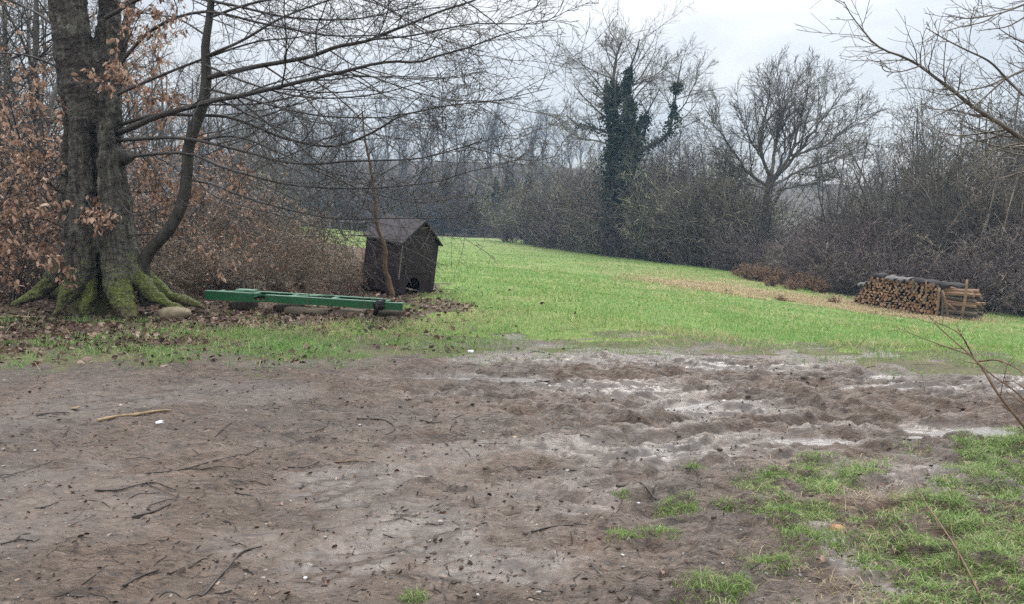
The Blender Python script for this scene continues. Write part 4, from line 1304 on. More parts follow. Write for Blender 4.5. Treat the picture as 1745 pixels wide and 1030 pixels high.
for pix, dy, r in defs:
    pix = [(1314 + (a - 1314) * .92, 312 + (b - 312) * .86) for a, b in pix]; r *= .72
    tl.append(traced(pix, YR, YR + dy, r, .02, 20, .03))
for P, R in tl: mb.tubes(P, R, 8)
mb.build('trunk', LIMB, rt, origin=rb_)
L1 = stack([grow(P, R, 21, .22, 1, 40, .44, 8, .05, .09, .5, .013, .4, .35, g=gi) for P, R in tl[1:]])
L2 = grow(*L1, 9, .15, 1, 40, .5, 6, .04, .11, .6, .011, .4, .4, g=gi)
L3 = grow(*L2, 5, .15, 1, 38, .5, 4, .04, .12, .7, .0085, .4, .4, g=gi)
mb = MB(); add_levels(mb, [L1], [4]); add_levels(mb, [L2, L3], [3, 3]); mb.build('crown', twig_mat('dark_crown_twig', (.062, .053, .043), (.13, .113, .09), .8, 3), rt, origin=rb_)

# ------------------------------------------------------------------ far wood
def far_proto(seed, h, mat, spread=.5):
    g = np.random.default_rng(seed)
    t = thing('woodland_tree', 'x', 'tree', (0, 0, -500))
    P = curve([np.array([0, 0, 0]), np.array([g.normal() * .2, g.normal() * .2, h * .35]), np.array([g.normal() * .5, g.normal() * .5, h * .7]), np.array([g.normal() * .7, g.normal() * .7, h * .97])], 14)[None]
    R = np.linspace(h * .016, h * .003, 14)[None]
    MB().tubes(P, R, 6).build('trunk', LIMB, t)
    a = grow(P, R, 20, .25, 1, 42, spread, 8, .08, .08, .55, .03, .55, .3, g=g)
    b = grow(*a, 9, .1, 1, 42, .45, 6, .06, .11, .6, .022, .4, .4, g=g)
    c = grow(*b, 5, .1, 1, 40, .5, 4, .05, .12, .7, .017, .4, .4, g=g)
    mb = MB(); add_levels(mb, [a, b, c], [4, 3, 3]); mb.build('crown', mat, t)
    return t


fp = [far_proto(200 + i, 15, FART, .42 + .06 * (i % 3)) for i in range(5)]
spots = []
gf = np.random.default_rng(77)
for Y_, n, lo, hi in ((98, 22, 400, 1020), (116, 24, 330, 1150), (136, 24, 250, 1500), (160, 26, 150, 1750), (188, 24, -50, 1800)):
    for px in np.linspace(lo, hi, n):
        yy = Y_ + gf.uniform(-4, 4)
        
        if 1190 < px < 1500 and Y_ < 180: continue
        spots.append((wx(px + gf.uniform(-12, 12), yy), yy, gf.uniform(.74, 1.04) * (Y_ / 165 if px < 960 else Y_ / 215)))
place(fp, spots, 'bare hazy tree of the far wood beyond the meadow', 'hazy trees of the far wood', used)
# evergreens in the far wood
def conifer(seed, h):
    g = np.random.default_rng(seed)
    t = thing('conifer', 'x', 'tree', (0, 0, -500))
    MB().tubes(np.linspace([0, 0, 0], [0, 0, h], 8), np.linspace(.16, .03, 8), 6).build('trunk', LIMB, t)
    n = 3500; z = h * (1 - g.uniform(0, 1, n) ** .6 * .88); r = (h - z) * .24 * g.uniform(.2, 1, n) ** .5 * (.7 + .5 * vn(z * 2.2, z * 0, seed)); th = g.uniform(0, 6.28, n)
    C = np.stack([np.cos(th) * r, np.sin(th) * r, z], 1)
    D = np.stack([np.cos(th), np.sin(th), np.full(n, -.35)], 1) + g.normal(size=(n, 3)) * .3
    MB().leaves(C, D, g.uniform(.3, .6, n), np.full(n, .16), gen=g).build('crown', IVY, t)
    return t


cfs = [conifer(301, 11)]
place(cfs, [(wx(px, Y_), Y_, s) for px, Y_, s in [(760, 96, .55), (845, 94, .62), (868, 97, .7), (900, 99, .66), (930, 97, .6)]], 'dark hazy conifer at the edge of the far wood', 'hazy conifers of the far wood', used)
# low brush at the far field edge
fs = [make_shrub('field_shrub', 'x', 'shrub', 140, FART, 3, .9, 16, (9, 6, 2), .016)]
spots = []
for px in np.arange(470, 880, 22):
    yy = 86 + gf.uniform(-1.5, 2.5) + (4 if px < 640 else 0); spots.append((wx(px, yy), yy, gf.uniform(.7, 1.3)))
for px in np.arange(500, 1000, 36):
    yy = 93 + gf.uniform(-2, 2); spots.append((wx(px, yy), yy, gf.uniform(1.2, 2.0)))
place(fs, spots, 'hazy low shrub along the far edge of the meadow', 'hazy shrubs along the far meadow edge', used)
# two pale boxes at the far field edge
SHED = paint_mat('pale_shed', (.13, .135, .14), (.24, .245, .25), .7, 2)
for px, lab in ((590, 'small pale open shelter at the far field edge, left of its twin'), (617, 'small pale open shelter at the far field edge, nearer the kennel roof')):
    p = at(px, 372, 82); z = float(base_z(np.array([p[0]]), np.array([p[1]]))[0])
    t = thing('field_shelter', lab, 'shelter', (p[0], p[1], z), .2)
    MB().box((0, 0, 1.0), (1.3, 1.2, .10)).build('roof', SHED, t, smooth=False)
    MB().box((0, .5, .47), (1.2, .06, .94)).build('back_wall', FART, t, smooth=False)
    for sx_ in (-.55, .55): MB().box((sx_, -.45, .47), (.1, .1, .94)).build('post', SHED, t, smooth=False)

# ------------------------------------------------------------------ left woodland
lb = [make_shrub('beech_sapling', 'x', 'shrub', 150, BRANCH, 3.0, .5, 7, (9, 6, 2), .004, leaf=BROWNLEAF, nl=1500, lsz=.07, up=.03),
      make_shrub('beech_sapling', 'x', 'shrub', 151, BRANCH, 2.6, .7, 8, (9, 6, 2), .004, leaf=BROWNLEAF, nl=1100, lsz=.07, up=.02)]
spots = [(wx(px, Y_), Y_, s) for px, Y_, s in [(-60, 12.2, .9), (20, 13.0, 1.0), (70, 14, 1.1), (-20, 15.5, 1.3), (60, 16.5, 1.5), (130, 15, 1.2), (250, 14.0, .7), (290, 15.5, .9), (340, 16.5, .8), (400, 17, .7), (-150, 13, 1.3), (90, 12.6, .6), (5, 11.6, .5), (450, 19, .7), (-120, 17, 1.6)]]
place(lb, spots, 'bushy beech sapling with clinging brown leaves behind the old beech', 'brown-leaved beech saplings behind the old beech', used)
bb = [make_shrub('bramble_thicket', 'x', 'shrub', 160, SAPL, 1.1, 1.5, 22, (8, 5, 2), .004, leaf=BRAMBLE, nl=700, lsz=.06, up=-.04, droop=.06),
      make_shrub('bramble_thicket', 'x', 'shrub', 161, HEDGE, 1.1, 1.3, 22, (8, 5, 2), .004, leaf=RUST, nl=800, lsz=.06, up=-.02, droop=.05),
      make_shrub('bramble_thicket', 'x', 'shrub', 162, HEDGE, 1.2, 1.2, 22, (8, 5, 2), .004, leaf=RUST, nl=500, lsz=.05, up=-.02, droop=.05)]
spots = []
for px in np.arange(260, 640, 26):
    for Y_, s in ((12.9, .75), (14.2, 1.0), (15.8, 1.25), (18, 1.5)):
        if px > 590 and Y_ < 13: continue
        if px > 530 and Y_ > 15: continue
        yy = Y_ + gf.uniform(-.4, .4); spots.append((wx(px + gf.uniform(-12, 12), yy), yy, s * gf.uniform(.75, 1.1) * (.68 if px > 510 else 1)))
for px in (-80, -20, 40, 90):
    for Y_ in (12.8, 14.5): spots.append((wx(px, Y_), Y_, gf.uniform(.6, .9)))
place(bb, spots, 'tangled brown bramble thicket behind the green frame', 'bramble thickets behind the green frame', used)
lp = [make_shrub('woodland_pole', 'x', 'tree', 170, LIMB, 7.5, .12, 2, (18, 6, 3), .006, up=.05),
      make_shrub('woodland_pole', 'x', 'tree', 171, LIMB, 8.5, .2, 3, (16, 6, 3), .006, up=.05)]
spots = [(wx(px, Y_), Y_, s) for px, Y_, s in [(30, 17, 1.1), (75, 20, 1.2), (-20, 22, 1.3), (10, 27, 1.3), (110, 26, 1.2), (230, 24, .9), (260, 30, 1.0), (300, 36, 1.1), (340, 28, .8), (380, 38, 1.0), (420, 44, 1.1), (460, 52, 1.2), (500, 60, 1.3), (-60, 30, 1.5), (540, 66, 1.2), (420, 62, 1.3)]]
place(lp, spots, 'slender bare woodland tree standing behind the old beech', 'slender bare trees behind the old beech', used)

# ------------------------------------------------------------------ tree off to the right whose boughs reach in
YT = 6.6
tb0 = at(2080, 520, YT); tb0[2] = 0
ot = thing('overhanging_tree', 'bare tree at the right reaching thin boughs over the top corner', 'tree', tuple(tb0))
trk = traced([(2080, 700), (2075, 500), (2060, 300), (2040, 120), (2030, -100), (2010, -400)], YT, YT, .16, .07, 24)
MB().tubes(*trk, 10).build('trunk', BRANCHL, ot, origin=tb0)
bo = [traced([(2058, 330), (1950, 330), (1850, 300), (1745, 238), (1704, 210), (1659, 182), (1624, 154), (1589, 128), (1568, 112), (1533, 94), (1505, 84), (1486, 70), (1466, 45), (1452, 28), (1438, 2)], YT, 6.0, .036, .003, 40),
      traced([(2040, 130), (1900, 90), (1800, 95), (1745, 119), (1715, 133), (1687, 157), (1659, 182), (1640, 200)], YT, 6.2, .026, .0035, 26),
      traced([(1713, 132), (1680, 147), (1645, 154), (1610, 161), (1568, 150)], 6.3, 6.0, .008, .003, 16),
      traced([(1713, 131), (1687, 105), (1645, 84), (1610, 66), (1578, 47)], 6.3, 5.9, .009, .003, 16),
      traced([(1713, 132), (1743, 161), (1790, 200)], 6.3, 6.2, .012, .004, 10),
      traced([(2030, -60), (1900, -50), (1800, -20), (1745, 7), (1697, 24), (1645, 31), (1617, 26)], YT, 6.0, .02, .003, 22),
      traced([(1760, 20), (1715, 45), (1690, 49), (1680, 50)], 6.1, 6.0, .007, .003, 10),
      traced([(1697, 24), (1680, 35), (1638, 45), (1606, 54)], 6.05, 5.9, .006, .003, 12),
      traced([(1568, 112), (1530, 122), (1505, 118), (1500, 102)], 6.05, 5.9, .006, .003, 12),
      traced([(1800, 95), (1740, 70), (1720, 60), (1705, 50)], 6.3, 6.1, .01, .003, 12),
      traced([(1850, 300), (1780, 270), (1730, 262), (1690, 250)], 6.4, 6.0, .012, .004, 12)]
mb = MB(); L1 = []
for P, R in bo:
    mb.tubes(P, R, 6)
    L1.append(grow(P, R, max(5, int(seglen(P)[0] * 12)), .3, 1, 48, .13 if seglen(P)[0] > 1.2 else .3, 6, .05, .12, .45, .003, .3, .5, .2, g=gi))
A1 = stack(L1); A2 = grow(*A1, 4, .2, 1, 42, .5, 4, .04, .14, .7, .0022, .4, .4, g=gi)
add_levels(mb, [A1, A2], [4, 3]); mb.build('branches', BRANCHL, ot, origin=tb0)

# twiggy shrub at the right edge
sb_ = on0(1800, 800)
sb3 = np.array([sb_[0], sb_[1], 0])
rs = thing('bare_shrub', 'thin bare shoots leaning in from the right edge over the mud', 'shrub', tuple(sb3))
yb = sb_[1]
bo = [traced([(1800, 800), (1745, 728), (1697, 667), (1668, 621), (1643, 597), (1618, 575), (1597, 556), (1578, 534)], yb, yb + .5, .012, .0025, 26),
      traced([(1660, 611), (1643, 581), (1629, 553)], yb + .4, yb + .55, .0045, .002, 12), traced([(1657, 608), (1640, 575), (1622, 562), (1594, 550)], yb + .4, yb + .2, .004, .002, 12),
      traced([(1653, 606), (1606, 590), (1559, 572), (1528, 559)], yb + .4, yb + .7, .0045, .002, 14), traced([(1668, 617), (1700, 615), (1731, 628), (1760, 650)], yb + .35, yb - .1, .006, .003, 12),
      traced([(1790, 790), (1760, 700), (1720, 660), (1690, 640), (1670, 622)], yb - .2, yb, .008, .003, 14), traced([(1800, 790), (1770, 690), (1725, 650), (1700, 655)], yb - .3, yb, .007, .0025, 12),
      traced([(1800, 800), (1790, 740), (1745, 690), (1715, 668)], yb - .3, yb - .1, .007, .003, 12)]
mb = MB(); L1 = []
for P, R in bo:
    mb.tubes(P, R, 6); L1.append(grow(P, R, 5, .3, 1, 40, .2, 5, .03, .1, .5, .0018, .3, .5, g=gi))
add_levels(mb, [stack(L1)], [3]); mb.build('branches', SAPL, rs, origin=sb3)
# arching bramble canes
for pix, y0, y1, r, lab in [([(1760, 1180), (1678, 1030), (1651, 976), (1626, 930), (1601, 892), (1572, 850), (1561, 817), (1547, 780)], 2.7, 4.3, .006, 'long thin bramble cane arching over the grass at lower right'),
                            ([(1830, 960), (1745, 913), (1712, 900), (1680, 892)], 3.3, 3.5, .004, 'short thin twig entering the grass from the right edge'),
                            ([(1640, 1000), (1632, 940), (1622, 905), (1620, 880)], 3.2, 3.5, .003, 'short upright stem in the grass beside the bramble cane')]:
    P, R = traced(pix, y0, y1, r, r * .4, 22)
    b0 = P[0, 0].copy(); b0[2] = 0; P[0, 0, 2] = min(P[0, 0, 2], .0)
    o = MB().tubes(P - b0, R, 6).build('bramble_cane', SAPL); o.location = b0; tag(o, lab, 'bramble')

# ------------------------------------------------------------------ grass
def inframe(n, y0, y1, power, g, margin=1.15):
    u = g.uniform(0, 1, n)
    if power == 1: y = y0 * (y1 / y0) ** u
    else: y = (y0 ** (1 - power) + u * (y1 ** (1 - power) - y0 ** (1 - power))) ** (1 / (1 - power))
    x = g.uniform(-1, 1, n) * (y * .65 * margin + .3)
    return x, y


gg = np.random.default_rng(91)
SL = [on_ter(a, b) for a, b in [(1215, 490), (1260, 498), (1320, 506), (1400, 516), (1460, 524), (1560, 541)]]


def straw(x, y):
    return np.exp(-(pdist(SL, x, y) / np.interp(y, [12, 20, 30], [.8, 1.3, 2.2])) ** 2)


mb = MB()
for n, y0, y1 in ((190000, 7.0, 26), (90000, 24, 75)):
    x, y = inframe(n, y0, y1, 1, gg)
    d = -mud_edge(x, y)
    lit = litter_d(x, y)
    hedge = np.interp(x / y * F + CX, [p[0] for p in HL], [p[1] for p in HL])
    dens = sstep(-.25, .6, d + (fbm(x * 3, y * 3, 14, 3) - .5) * 1.1) * (1 - .93 * lit) * (1 - .85 * straw(x, y)) * (y < hedge + .8) * sstep(.36, .52, fbm(x * 2.2, y * 2.8, 15, 3) + .34 * sstep(.2, 2.6 - 1.2 * sstep(-1, 2, x), d))
    k = gg.uniform(0, 1, n) < dens
    x, y, d = x[k], y[k], d[k]
    h = gg.uniform(.03, .085, len(x)) * (.55 + .45 * sstep(0, 2.5, d)) * (1 + .7 * sstep(.5, .8, fbm(x * .8, y * .8, 16, 3)))
    mb.blades(np.stack([x, y, H(x, y) - .005], 1), h, np.maximum(.005, .00062 * y) * gg.uniform(.7, 1.3, len(x)), gg.uniform(.2, 1.3, len(x)), gg)
# scattered green among the leaves
x, y = inframe(60000, 7.0, 13, 1, gg)
k = gg.uniform(0, 1, len(x)) < sstep(.46, .64, fbm(x * 1.5, y * 2.2, 18, 3)) * sstep(0, .5, -mud_edge(x, y)) * (y < 10.3) * (x < 0)
x, y = x[k], y[k]
mb.blades(np.stack([x, y, H(x, y) - .005], 1), gg.uniform(.04, .12, len(x)), np.full(len(x), .006), gg.uniform(.3, 1.4, len(x)), gg)
o = mb.build('meadow_grass', GRASS); tag(o, 'short green grass growing over the meadow', 'grass', kind='stuff')

mb = MB()
n = 420000
x = gg.uniform(.3, 6.5, n); y = gg.uniform(2.2, 5.8, n)
tuft = fbm(x * 7, y * 7, 71, 2)
k = gg.uniform(0, 1, n) < verge_d(x, y) * sstep(.18, .5, tuft) * .95
x, y, tuft = x[k], y[k], tuft[k]
h = gg.uniform(.018, .055, len(x)) * (.6 + .8 * sstep(.4, .75, tuft))
mb.blades(np.stack([x, y, H(x, y) - .006], 1), h, gg.uniform(.0025, .005, len(x)), gg.uniform(.4, 2.2, len(x)), gg)
o = mb.build('verge_grass', GRASSN); tag(o, 'patchy green grass on the muddy verge at lower right', 'grass', kind='stuff')
n = 60000
x = gg.uniform(.3, 6.5, n); y = gg.uniform(2.2, 6.0, n)
k = gg.uniform(0, 1, n) < sstep(-.3, .3, sdist(VERGE, x, y)) * sstep(.38, .62, fbm(x * 3.5, y * 3.5, 72, 3)) * .5
x, y = x[k], y[k]
o = MB().blades(np.stack([x, y, H(x, y) - .003], 1), gg.uniform(.015, .06, len(x)), gg.uniform(.002, .004, len(x)), gg.uniform(1.0, 3.2, len(x)), gg).build('dead_verge_grass', STRAW); tag(o, 'flattened straw coloured blades among the verge grass', 'grass', kind='stuff')
n = 5000
x = gg.uniform(.5, 6.5, n); y = gg.uniform(2.4, 6.0, n); k = (gg.uniform(0, 1, n) < sstep(-.2, .3, sdist(VERGE, x, y)) * sstep(.4, .6, fbm(x * 2, y * 2, 73, 3)) * .3); x, y = x[k], y[k]; n = len(x)
D = gg.normal(size=(n, 3)); D[:, 2] *= .25; sz = gg.uniform(.012, .04, n)
o = MB().leaves(np.stack([x, y, H(x, y) + gg.uniform(.004, .025, n)], 1), D, sz, sz * gg.uniform(.4, .8, n), .2, gen=gg).build('verge_leaf_scraps', DEADLEAF); tag(o, 'brown leaf scraps caught in the verge grass', 'leaves', kind='stuff')

# lone tufts in the mud
TUFTS = [(1155, 868, .16, 'tuft of grass in the mud left of the verge, the largest standing alone'), (1066, 917, .11, 'small grass tuft in the mud left of the lone pair'), (1122, 910, .12, 'low flat grass tuft right beside the small left tuft'),
         (1240, 868, .09, 'tight round grass tuft between the lone tuft and the verge'), (1182, 800, .08, 'faint grass tuft at the edge of the bare mud, highest of the lone tufts'), (705, 1017, .07, 'tiny grass tuft at the bottom edge of the mud'),
         (1395, 790, .17, 'bushy grass tuft on the upper border of the verge'), (1395, 920, .2, 'bright bushy grass tuft below the orange leaf'), (1225, 1005, .2, 'dark ragged grass tuft at the bottom edge near the verge'), (1458, 888, .07, 'small bright tuft right of the orange leaf'),
         (1320, 962, .15, 'spreading grass tuft left of the wet channel'), (1320, 818, .1, 'thin grass tuft on bare mud near the verge corner'), (1060, 845, .06, 'tiny mossy tuft on the bare mud centre right')]
for px, py, r, lab in TUFTS:
    c = on0(px, py); n = int(420 * (r / .15) ** 1.6) + 40
    a = gg.uniform(0, 6.28, n); rr = r * 1.1 * gg.uniform(0, 1, n) ** .6 * (.45 + .9 * vn(np.cos(a) * 1.6 + px, np.sin(a) * 1.6 + py, 7))
    x, y = c[0] + np.cos(a) * rr, c[1] + np.sin(a) * rr * .7
    h = gg.uniform(.02, .065, n) * (1.2 - .6 * rr / r) * (.7 + r * 2)
    mb = MB().blades(np.stack([x, y, H(x, y) - .005], 1), h, gg.uniform(.0025, .0045, n), gg.uniform(.4, 1.5, n), gg)
    tag(mb.build('grass_tuft', GRASSN, origin=(c[0], c[1], 0)), lab, 'grass tuft')

# straw coloured dead grass
mb = MB()
x, y = inframe(150000, 7.2, 36, 1, gg)
xe, ye = gg.uniform(3, 14, 260000), gg.uniform(15, 36, 260000)
x, y = np.r_[x, xe], np.r_[y, ye]
px = x / y * F + CX
SL2 = [np.array([wx(a, b), b]) for a, b in [(1050, 9.6), (1200, 9.2), (1400, 8.9), (1560, 8.7)]]
SL3 = [np.array([wx(a, b), b]) for a, b in [(420, 9.3), (560, 9.6), (700, 9.6), (800, 10.6)]]
dens = 1.3 * straw(x, y) + .30 * np.exp(-(pdist(SL2, x, y) / .7) ** 2) + .6 * np.exp(-(pdist(SL3, x, y) / .6) ** 2) + .025
dens *= sstep(.30, .55, fbm(x * 1.7, y * 1.7, 19, 3)) * (mud_edge(x, y) < 0)
k = gg.uniform(0, 1, len(x)) < dens
x, y = x[k], y[k]
mb.blades(np.stack([x, y, H(x, y) - .005], 1), gg.uniform(.05, .16, len(x)), np.maximum(.005, .0006 * y), gg.uniform(.6, 2.0, len(x)), gg)
o = mb.build('dry_grass', STRAW); tag(o, 'straw coloured dead grass in streaks over the meadow', 'grass', kind='stuff')

# ------------------------------------------------------------------ leaf litter
mb = MB(); n = 60000
x, y = inframe(n, 7.4, 16, 1, gg)
lit = litter_d(x, y)
k = gg.uniform(0, 1, n) < lit * .52 * (y < 15) + (.005 + .05 * (x < -.5) * (y < 10.5)) * (x < 1) * (mud_edge(x, y) < 0)
x, y = x[k], y[k]; n = len(x)
D = gg.normal(size=(n, 3)); D[:, 2] *= .3
s = gg.uniform(.035, .085, n)
mb.leaves(np.stack([x, y, H(x, y) + gg.uniform(.002, .03, n)], 1), D, s, s * gg.uniform(.5, .8, n), .2, gen=gg)
o = mb.build('leaf_litter', DEADLEAF); tag(o, 'fallen brown leaves carpeting the soil under the beech', 'leaves', kind='stuff')
# dead leaves and grit trodden into the mud
mb = MB(); n = 2600
x, y = inframe(n, 2.7, 8.4, 1, gg); k = (mud_edge(x, y) > .0) & (gg.uniform(0, 1, n) < .35 + .65 * (x < 0)); x, y = x[k], y[k]; n = len(x)
D = gg.normal(size=(n, 3)); D[:, 2] *= .12
s = gg.uniform(.010, .035, n)
mb.leaves(np.stack([x, y, H(x, y) + .003], 1), D, s, s * gg.uniform(.4, .8, n), .12, gen=gg)
o = mb.build('leaf_scraps', DEADLEAF); tag(o, 'scraps of dead leaf trodden into the mud', 'leaves', kind='stuff')


mb = MB(); n = 7500  # dark bits added in place of shade along the flaky crust
x, y = inframe(n, 2.7, 8.6, 1, gg); k = (mud_edge(x, y) > -.1) & (gg.uniform(0, 1, n) < sstep(.36, .6, fbm(x * 2.2, y * 3, 88, 3)) + .12); x, y = x[k], y[k]; n = len(x)
D = np.stack([gg.normal(size=n), gg.normal(size=n) * .45, gg.normal(size=n) * .15], 1)
sz = .008 * (4.5 ** gg.uniform(0, 1, n) ** 1.5)
mb.leaves(np.stack([x, y, H(x, y) + .002], 1), D, sz, sz * gg.uniform(.18, .5, n), .2, gen=gg)
SLIV = leaf_mat('dark_sliver', [(0, (.012, .009, .008)), (.6, (.04, .030, .025)), (1, (.10, .075, .06))], .5, 0)
o = mb.build('shade_slivers', SLIV); tag(o, 'dark slivers of bark and leaf standing in for shade between mud flakes', 'debris', kind='stuff')


def lumps(n, smin, smax, x, y, flat, g):
    ico = bmesh.new(); bmesh.ops.create_icosphere(ico, subdivisions=1, radius=1)
    bv = np.array([list(v.co) for v in ico.verts]); bt = np.array([[v.index for v in f.verts] for f in ico.faces]); ico.free()
    n = len(x); s = smin * (smax / smin) ** (g.uniform(0, 1, n) ** 2.2)
    v = bv[None] * (1 + g.normal(size=(n, len(bv), 1)) * .22) * (s[:, None] * np.stack([g.uniform(.7, 1.5, n), g.uniform(.6, 1.2, n), flat * g.uniform(.6, 1.2, n)], 1))[:, None, :]
    a = g.uniform(0, 6.28, n); ca, sa = np.cos(a)[:, None], np.sin(a)[:, None]
    vx_ = v[..., 0] * ca - v[..., 1] * sa; vy_ = v[..., 0] * sa + v[..., 1] * ca
    V_ = np.stack([vx_ + x[:, None], vy_ + y[:, None], v[..., 2] + (H(x, y) + s * flat * .25)[:, None]], -1)
    t = (bt[None] + (np.arange(n) * len(bv))[:, None, None]).reshape(-1, 3)
    return MB().add(V_.reshape(-1, 3), None, t)


n = 4500
x, y = inframe(n, 2.7, 8.8, 1, gg)
k = (mud_edge(x, y) > 0) & (gg.uniform(0, 1, n) < sstep(.42, .68, fbm(x * 1.8, y * 2.6, 81, 3)) * (.35 + .65 * sstep(-2, 2, x)) + .06)
x, y = x[k], y[k]
CLOD = soil_mat('dark_clod', [(.3, (.030, .023, .018)), (.5, (.07, .053, .043)), (.7, (.12, .093, .077))], 60, .01)
o = lumps(len(x), .004, .018, x, y, .4, gg).build('mud_clods', CLOD, smooth=False); tag(o, 'crumbled dark clods of mud on the track', 'mud', kind='stuff')
# larger trodden lumps
x, y = [], []
for px, py, k in [(1130, 720, 26), (610, 692, 14), (545, 690, 10), (760, 690, 10), (960, 680, 12), (1080, 690, 8), (1375, 650, 22), (1420, 690, 14), (1290, 735, 10), (1560, 700, 14), (1200, 765, 14), (1030, 770, 10), (850, 690, 12), (1480, 765, 16), (690, 688, 8), (1640, 690, 10), (1500, 632, 12), (1300, 630, 14), (1090, 1010, 8), (800, 1005, 8)]:
    c = on0(px, py)
    for _ in range(int(k * .8)): x.append(c[0] + gg.normal() * .15); y.append(c[1] + gg.normal() * .045)
x, y = np.array(x), np.array(y); k = mud_edge(x, y) > .1; x, y = x[k], y[k]
o = lumps(len(x), .008, .036, x, y, .38, gg).build('mud_lumps', CLOD, smooth=False); tag(o, 'larger trodden lumps of dark mud along the ruts', 'mud', kind='stuff')
x, y = inframe(1500, 2.7, 8.4, 1, gg); k = (mud_edge(x, y) > 0) & (x < 2.2); x, y = x[k], y[k]
m, nt, _, _ = new_mat('pale_grit'); finish(nt, ramp(nt, island(nt), [(0, (.06, .055, .05)), (.7, (.2, .18, .165)), (.93, (.28, .26, .24)), (1, (.42, .41, .39))]), .6, spec=.4)
o = lumps(len(x), .003, .013, x, y, .6, gg).build('grit', m, smooth=False); tag(o, 'small pale grit stones pressed into the mud', 'gravel', kind='stuff')
# twig litter, uncountable
mb = MB(); n = 520
x, y = inframe(n, 2.7, 9, 1, gg); a = gg.uniform(0, 6.28, n); L = gg.uniform(.03, .22, n)
k = (mud_edge(x, y) > -.5) & (gg.uniform(0, 1, n) < .3 + .7 * (x < 1.2)); x, y, a, L = x[k], y[k], a[k], L[k]
P = []
for t in np.linspace(-.5, .5, 4):
    wob = gg.normal(size=len(x)) * .008
    xx, yy = x + np.cos(a) * L * t - np.sin(a) * wob, y + np.sin(a) * L * t + np.cos(a) * wob
    P.append(np.stack([xx, yy, H(xx, yy) + .003], 1))
P = np.stack(P, 1); mb.tubes(P, np.full(P.shape[:2], 1.0) * gg.uniform(.0012, .0035, (len(x), 1)), 3)
o = mb.build('twig_litter', BRANCH); tag(o, 'fine broken twigs littering the mud', 'twigs', kind='stuff')


# ------------------------------------------------------------------ sticks and scraps on the mud
def stick(pix, r, mat, lab, cat='stick', name='stick', fork=None):
    r *= .8
    q = np.array([on0(*p) for p in pix]); q = curve(np.c_[q, np.zeros(len(q))], 18)
    q[:, 2] = H(q[:, 0], q[:, 1]); q[:, 2] = np.convolve(np.pad(q[:, 2], 3, 'edge'), np.ones(7) / 7, 'valid') + r * .8 + .004
    o0 = q[9].copy()
    mb = MB(); mb.tubes(q - o0, (np.linspace(1.1, .55, 18) * r * (1 + .15 * gg.normal(size=18))), 7, cap=True)
    if fork:
        f = np.array([on0(*p) for p in fork]); f = curve(np.c_[f, np.zeros(len(f))], 10); f[:, 2] = H(f[:, 0], f[:, 1]) + r * .6 + .004
        mb.tubes(f - o0, np.linspace(.7, .35, 10) * r, 5)
    o = mb.build(name, mat); o.location = o0
    return tag(o, lab, cat)


PALE = twig_mat('pale_stick_wood', (.17, .11, .055), (.40, .29, .17), .7, 12)
WETW = twig_mat('wet_twig', (.016, .012, .010), (.05, .038, .030), .45, 20)
stick([(166, 719), (200, 713), (240, 709), (270, 706), (292, 706)], .014, PALE, 'thick pale broken stick lying on the mud at left')
for pix, r, lab, fk in [
    ([(62, 712), (90, 707), (118, 706)], .008, 'short dark twig left of the thick pale stick', None),
    ([(162, 838), (200, 838), (250, 829), (300, 838)], .006, 'long thin curved twig ending in the forked tangle on the left mud', [(250, 829), (270, 838), (300, 848)]),
    ([(225, 881), (262, 872), (290, 862), (305, 842)], .008, 'dark forked twig below the long curved twig at left', [(262, 872), (250, 862), (295, 850)]),
    ([(345, 1010), (385, 968), (420, 938), (446, 931)], .009, 'long dark twig slanting up from the bottom edge at left', [(345, 1010), (310, 1016), (270, 1012)]),
    ([(608, 716), (650, 718), (674, 735), (668, 748), (635, 760)], .006, 'hooked dark twig in the middle of the mud', [(672, 733), (700, 738)]),
    ([(250, 808), (320, 803), (370, 790), (412, 779)], .006, 'long thin straight twig above the forked tangle', [(320, 803), (380, 800), (440, 796)]),
    ([(365, 741), (385, 730), (403, 722)], .006, 'small slanting twig right of the white scrap', None),
    ([(520, 740), (560, 727), (582, 718)], .006, 'slanting dark twig left of the hooked twig', None),
    ([(716, 716), (740, 722), (766, 725)], .008, 'short thick dark twig right of the hooked twig', None),
    ([(570, 791), (610, 790), (640, 791)], .006, 'straight orange-brown twig above the wet sheen', None),
    ([(490, 802), (540, 798), (562, 790)], .005, 'thin wavy twig left of the wet sheen', None),
    ([(1050, 828), (1085, 833), (1118, 850)], .009, 'dark stick beside the lone grass tufts', None),
    ([(960, 794), (1000, 799), (1020, 802)], .007, 'thin straight twig right of centre on the mud', None),
    ([(0, 922), (25, 917), (52, 918)], .006, 'dark twig at the left edge of the mud', None),
    ([(210, 995), (240, 980), (272, 972)], .007, 'small dark twig near the bottom left', None),
    ([(320, 965), (345, 955), (355, 944)], .004, 'fine twig near the long slanting twig', None),
    ([(400, 838), (430, 848), (450, 868)], .005, 'thin drooping twig left of the grey sheen', None),
    ([(905, 905), (950, 902), (1000, 904)], .006, 'faint thin twig in the lower middle mud', None),
    ([(1540, 740), (1580, 741), (1640, 740)], .007, 'dark twig beside the puddle at right', None)]:
    stick(pix, r, WETW if 'orange' not in lab else SAPL, lab, 'twig', 'twig', fk)
stick([(0, 549), (30, 546), (60, 546)], .02, PALE, 'pale stick on the leaves at the far left edge')


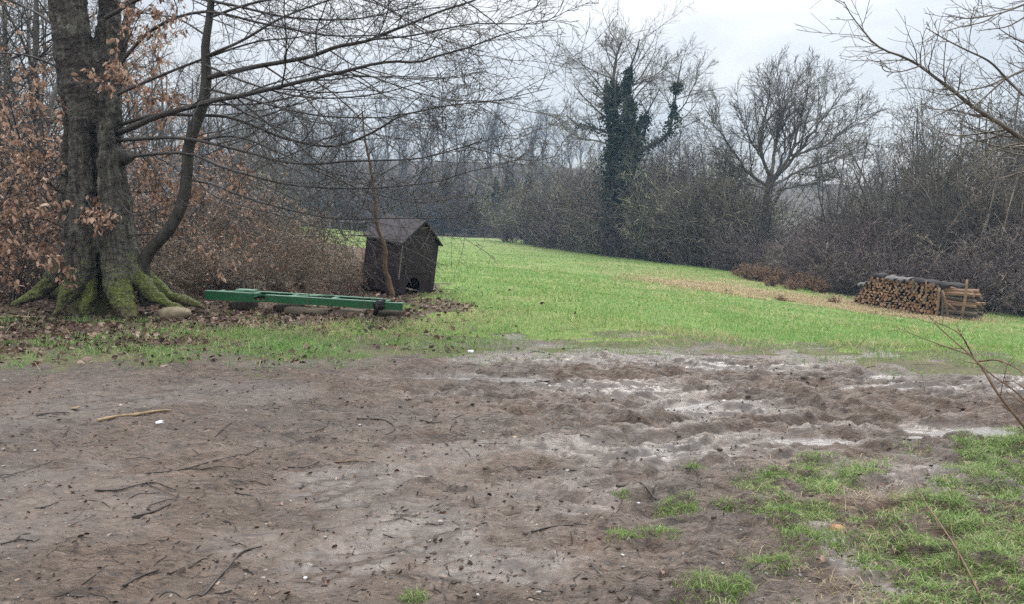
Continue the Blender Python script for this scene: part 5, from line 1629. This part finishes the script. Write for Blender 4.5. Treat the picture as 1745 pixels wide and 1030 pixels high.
def scrap(px, py, L, Wd, mat, lab, cat, name, yaw, tilt=.1):
    c = on0(px, py); z = float(H(np.array([c[0]]), np.array([c[1]]))[0])
    D = np.array([[math.cos(yaw), math.sin(yaw), tilt]])
    mb = MB().leaves(np.array([[0, 0, 0.0]]), D, np.array([L]), np.array([Wd]), .12)
    o = mb.build(name, mat); o.location = (c[0], c[1], z + .012)
    so = o.modifiers.new('thick', 'SOLIDIFY'); so.thickness = .002
    return tag(o, lab, cat)


m, nt, _, _ = new_mat('white_plastic'); finish(nt, ramp(nt, noise(nt, objco(nt), 30, 3), [(.3, (.3, .29, .28)), (.6, (.62, .63, .65))]), .5)
WHITE = m
c = on0(262, 722); z = float(H(np.array([c[0]]), np.array([c[1]]))[0])
o = MB().add([(0, .025, .004), (.03, .045, .012), (.10, .022, .006), (.175, .0, .0), (.09, -.006, .010), (.02, -.012, .002)], None, [(0, 4, 1), (1, 4, 2), (2, 4, 3), (0, 5, 4)]).build('plastic_scrap', WHITE, None, False); o.location = (c[0], c[1], z + .012)
so = o.modifiers.new('thick', 'SOLIDIFY'); so.thickness = .002
tag(o, 'torn white scrap lying beside the thick pale stick', 'litter')
m, nt, _, _ = new_mat('orange_leaf'); finish(nt, ramp(nt, noise(nt, objco(nt), 40, 3), [(.3, (.28, .12, .05)), (.7, (.5, .27, .14))]), .5, trans=.2)
OL = m
scrap(1412, 902, .085, .06, OL, 'curled orange dead leaf among the verge tufts', 'leaf', 'fallen_leaf', -.3, .25)
scrap(118, 698, .09, .05, PALE, 'single yellowish leaf on the mud above the pale stick', 'leaf', 'fallen_leaf', .1, .1)
scrap(1160, 985, .05, .03, LITTERM, 'dark brown leaf lying by the ragged bottom tuft', 'leaf', 'fallen_leaf', -.6, .2)
for px, py, r, lab in [(1233, 690, .016, 'white pebble on the mud right of centre'), (1088, 860, .012, 'white pebble beside the lone grass tufts'), (802, 600, .04, 'pale flat stone at the grass edge'), (520, 976, .010, 'small white pebble in the lower left mud'), (60, 773, .010, 'small white pebble at far left')]:
    c = on0(px, py); z = float(H(np.array([c[0]]), np.array([c[1]]))[0])
    r *= .75
    o = boulder((0, 0, 0), r * 1.2, r, r * .7, int(px), 8).build('pebble', WHITE); o.location = (c[0], c[1], z + r * .4); tag(o, lab, 'pebble')
o = boulder((0, 0, 0), .15, .12, .07, 12, 10).build('stone', WHITE); c = at(300, 486, 12.2); o.location = (c[0], c[1], .05); tag(o, 'pale stone half hidden behind the beech roots', 'rock')

# ------------------------------------------------------------------ render settings
sc.view_settings.view_transform = 'Standard'; sc.view_settings.look = 'None'; sc.view_settings.gamma = 1
sc.view_settings.exposure = 0.26
cy = sc.cycles
cy.use_denoising = False
try: cy.denoiser = 'OPENIMAGEDENOISE'; cy.denoising_input_passes = 'RGB_ALBEDO_NORMAL'
except Exception: pass
cy.sample_clamp_indirect = 3.0; cy.max_bounces = 4; cy.diffuse_bounces = 2; cy.glossy_bounces = 2; cy.transmission_bounces = 2; cy.volume_bounces = 0; cy.transparent_max_bounces = 4
cy.caustics_reflective = False; cy.caustics_refractive = False
sc.render.use_persistent_data = False
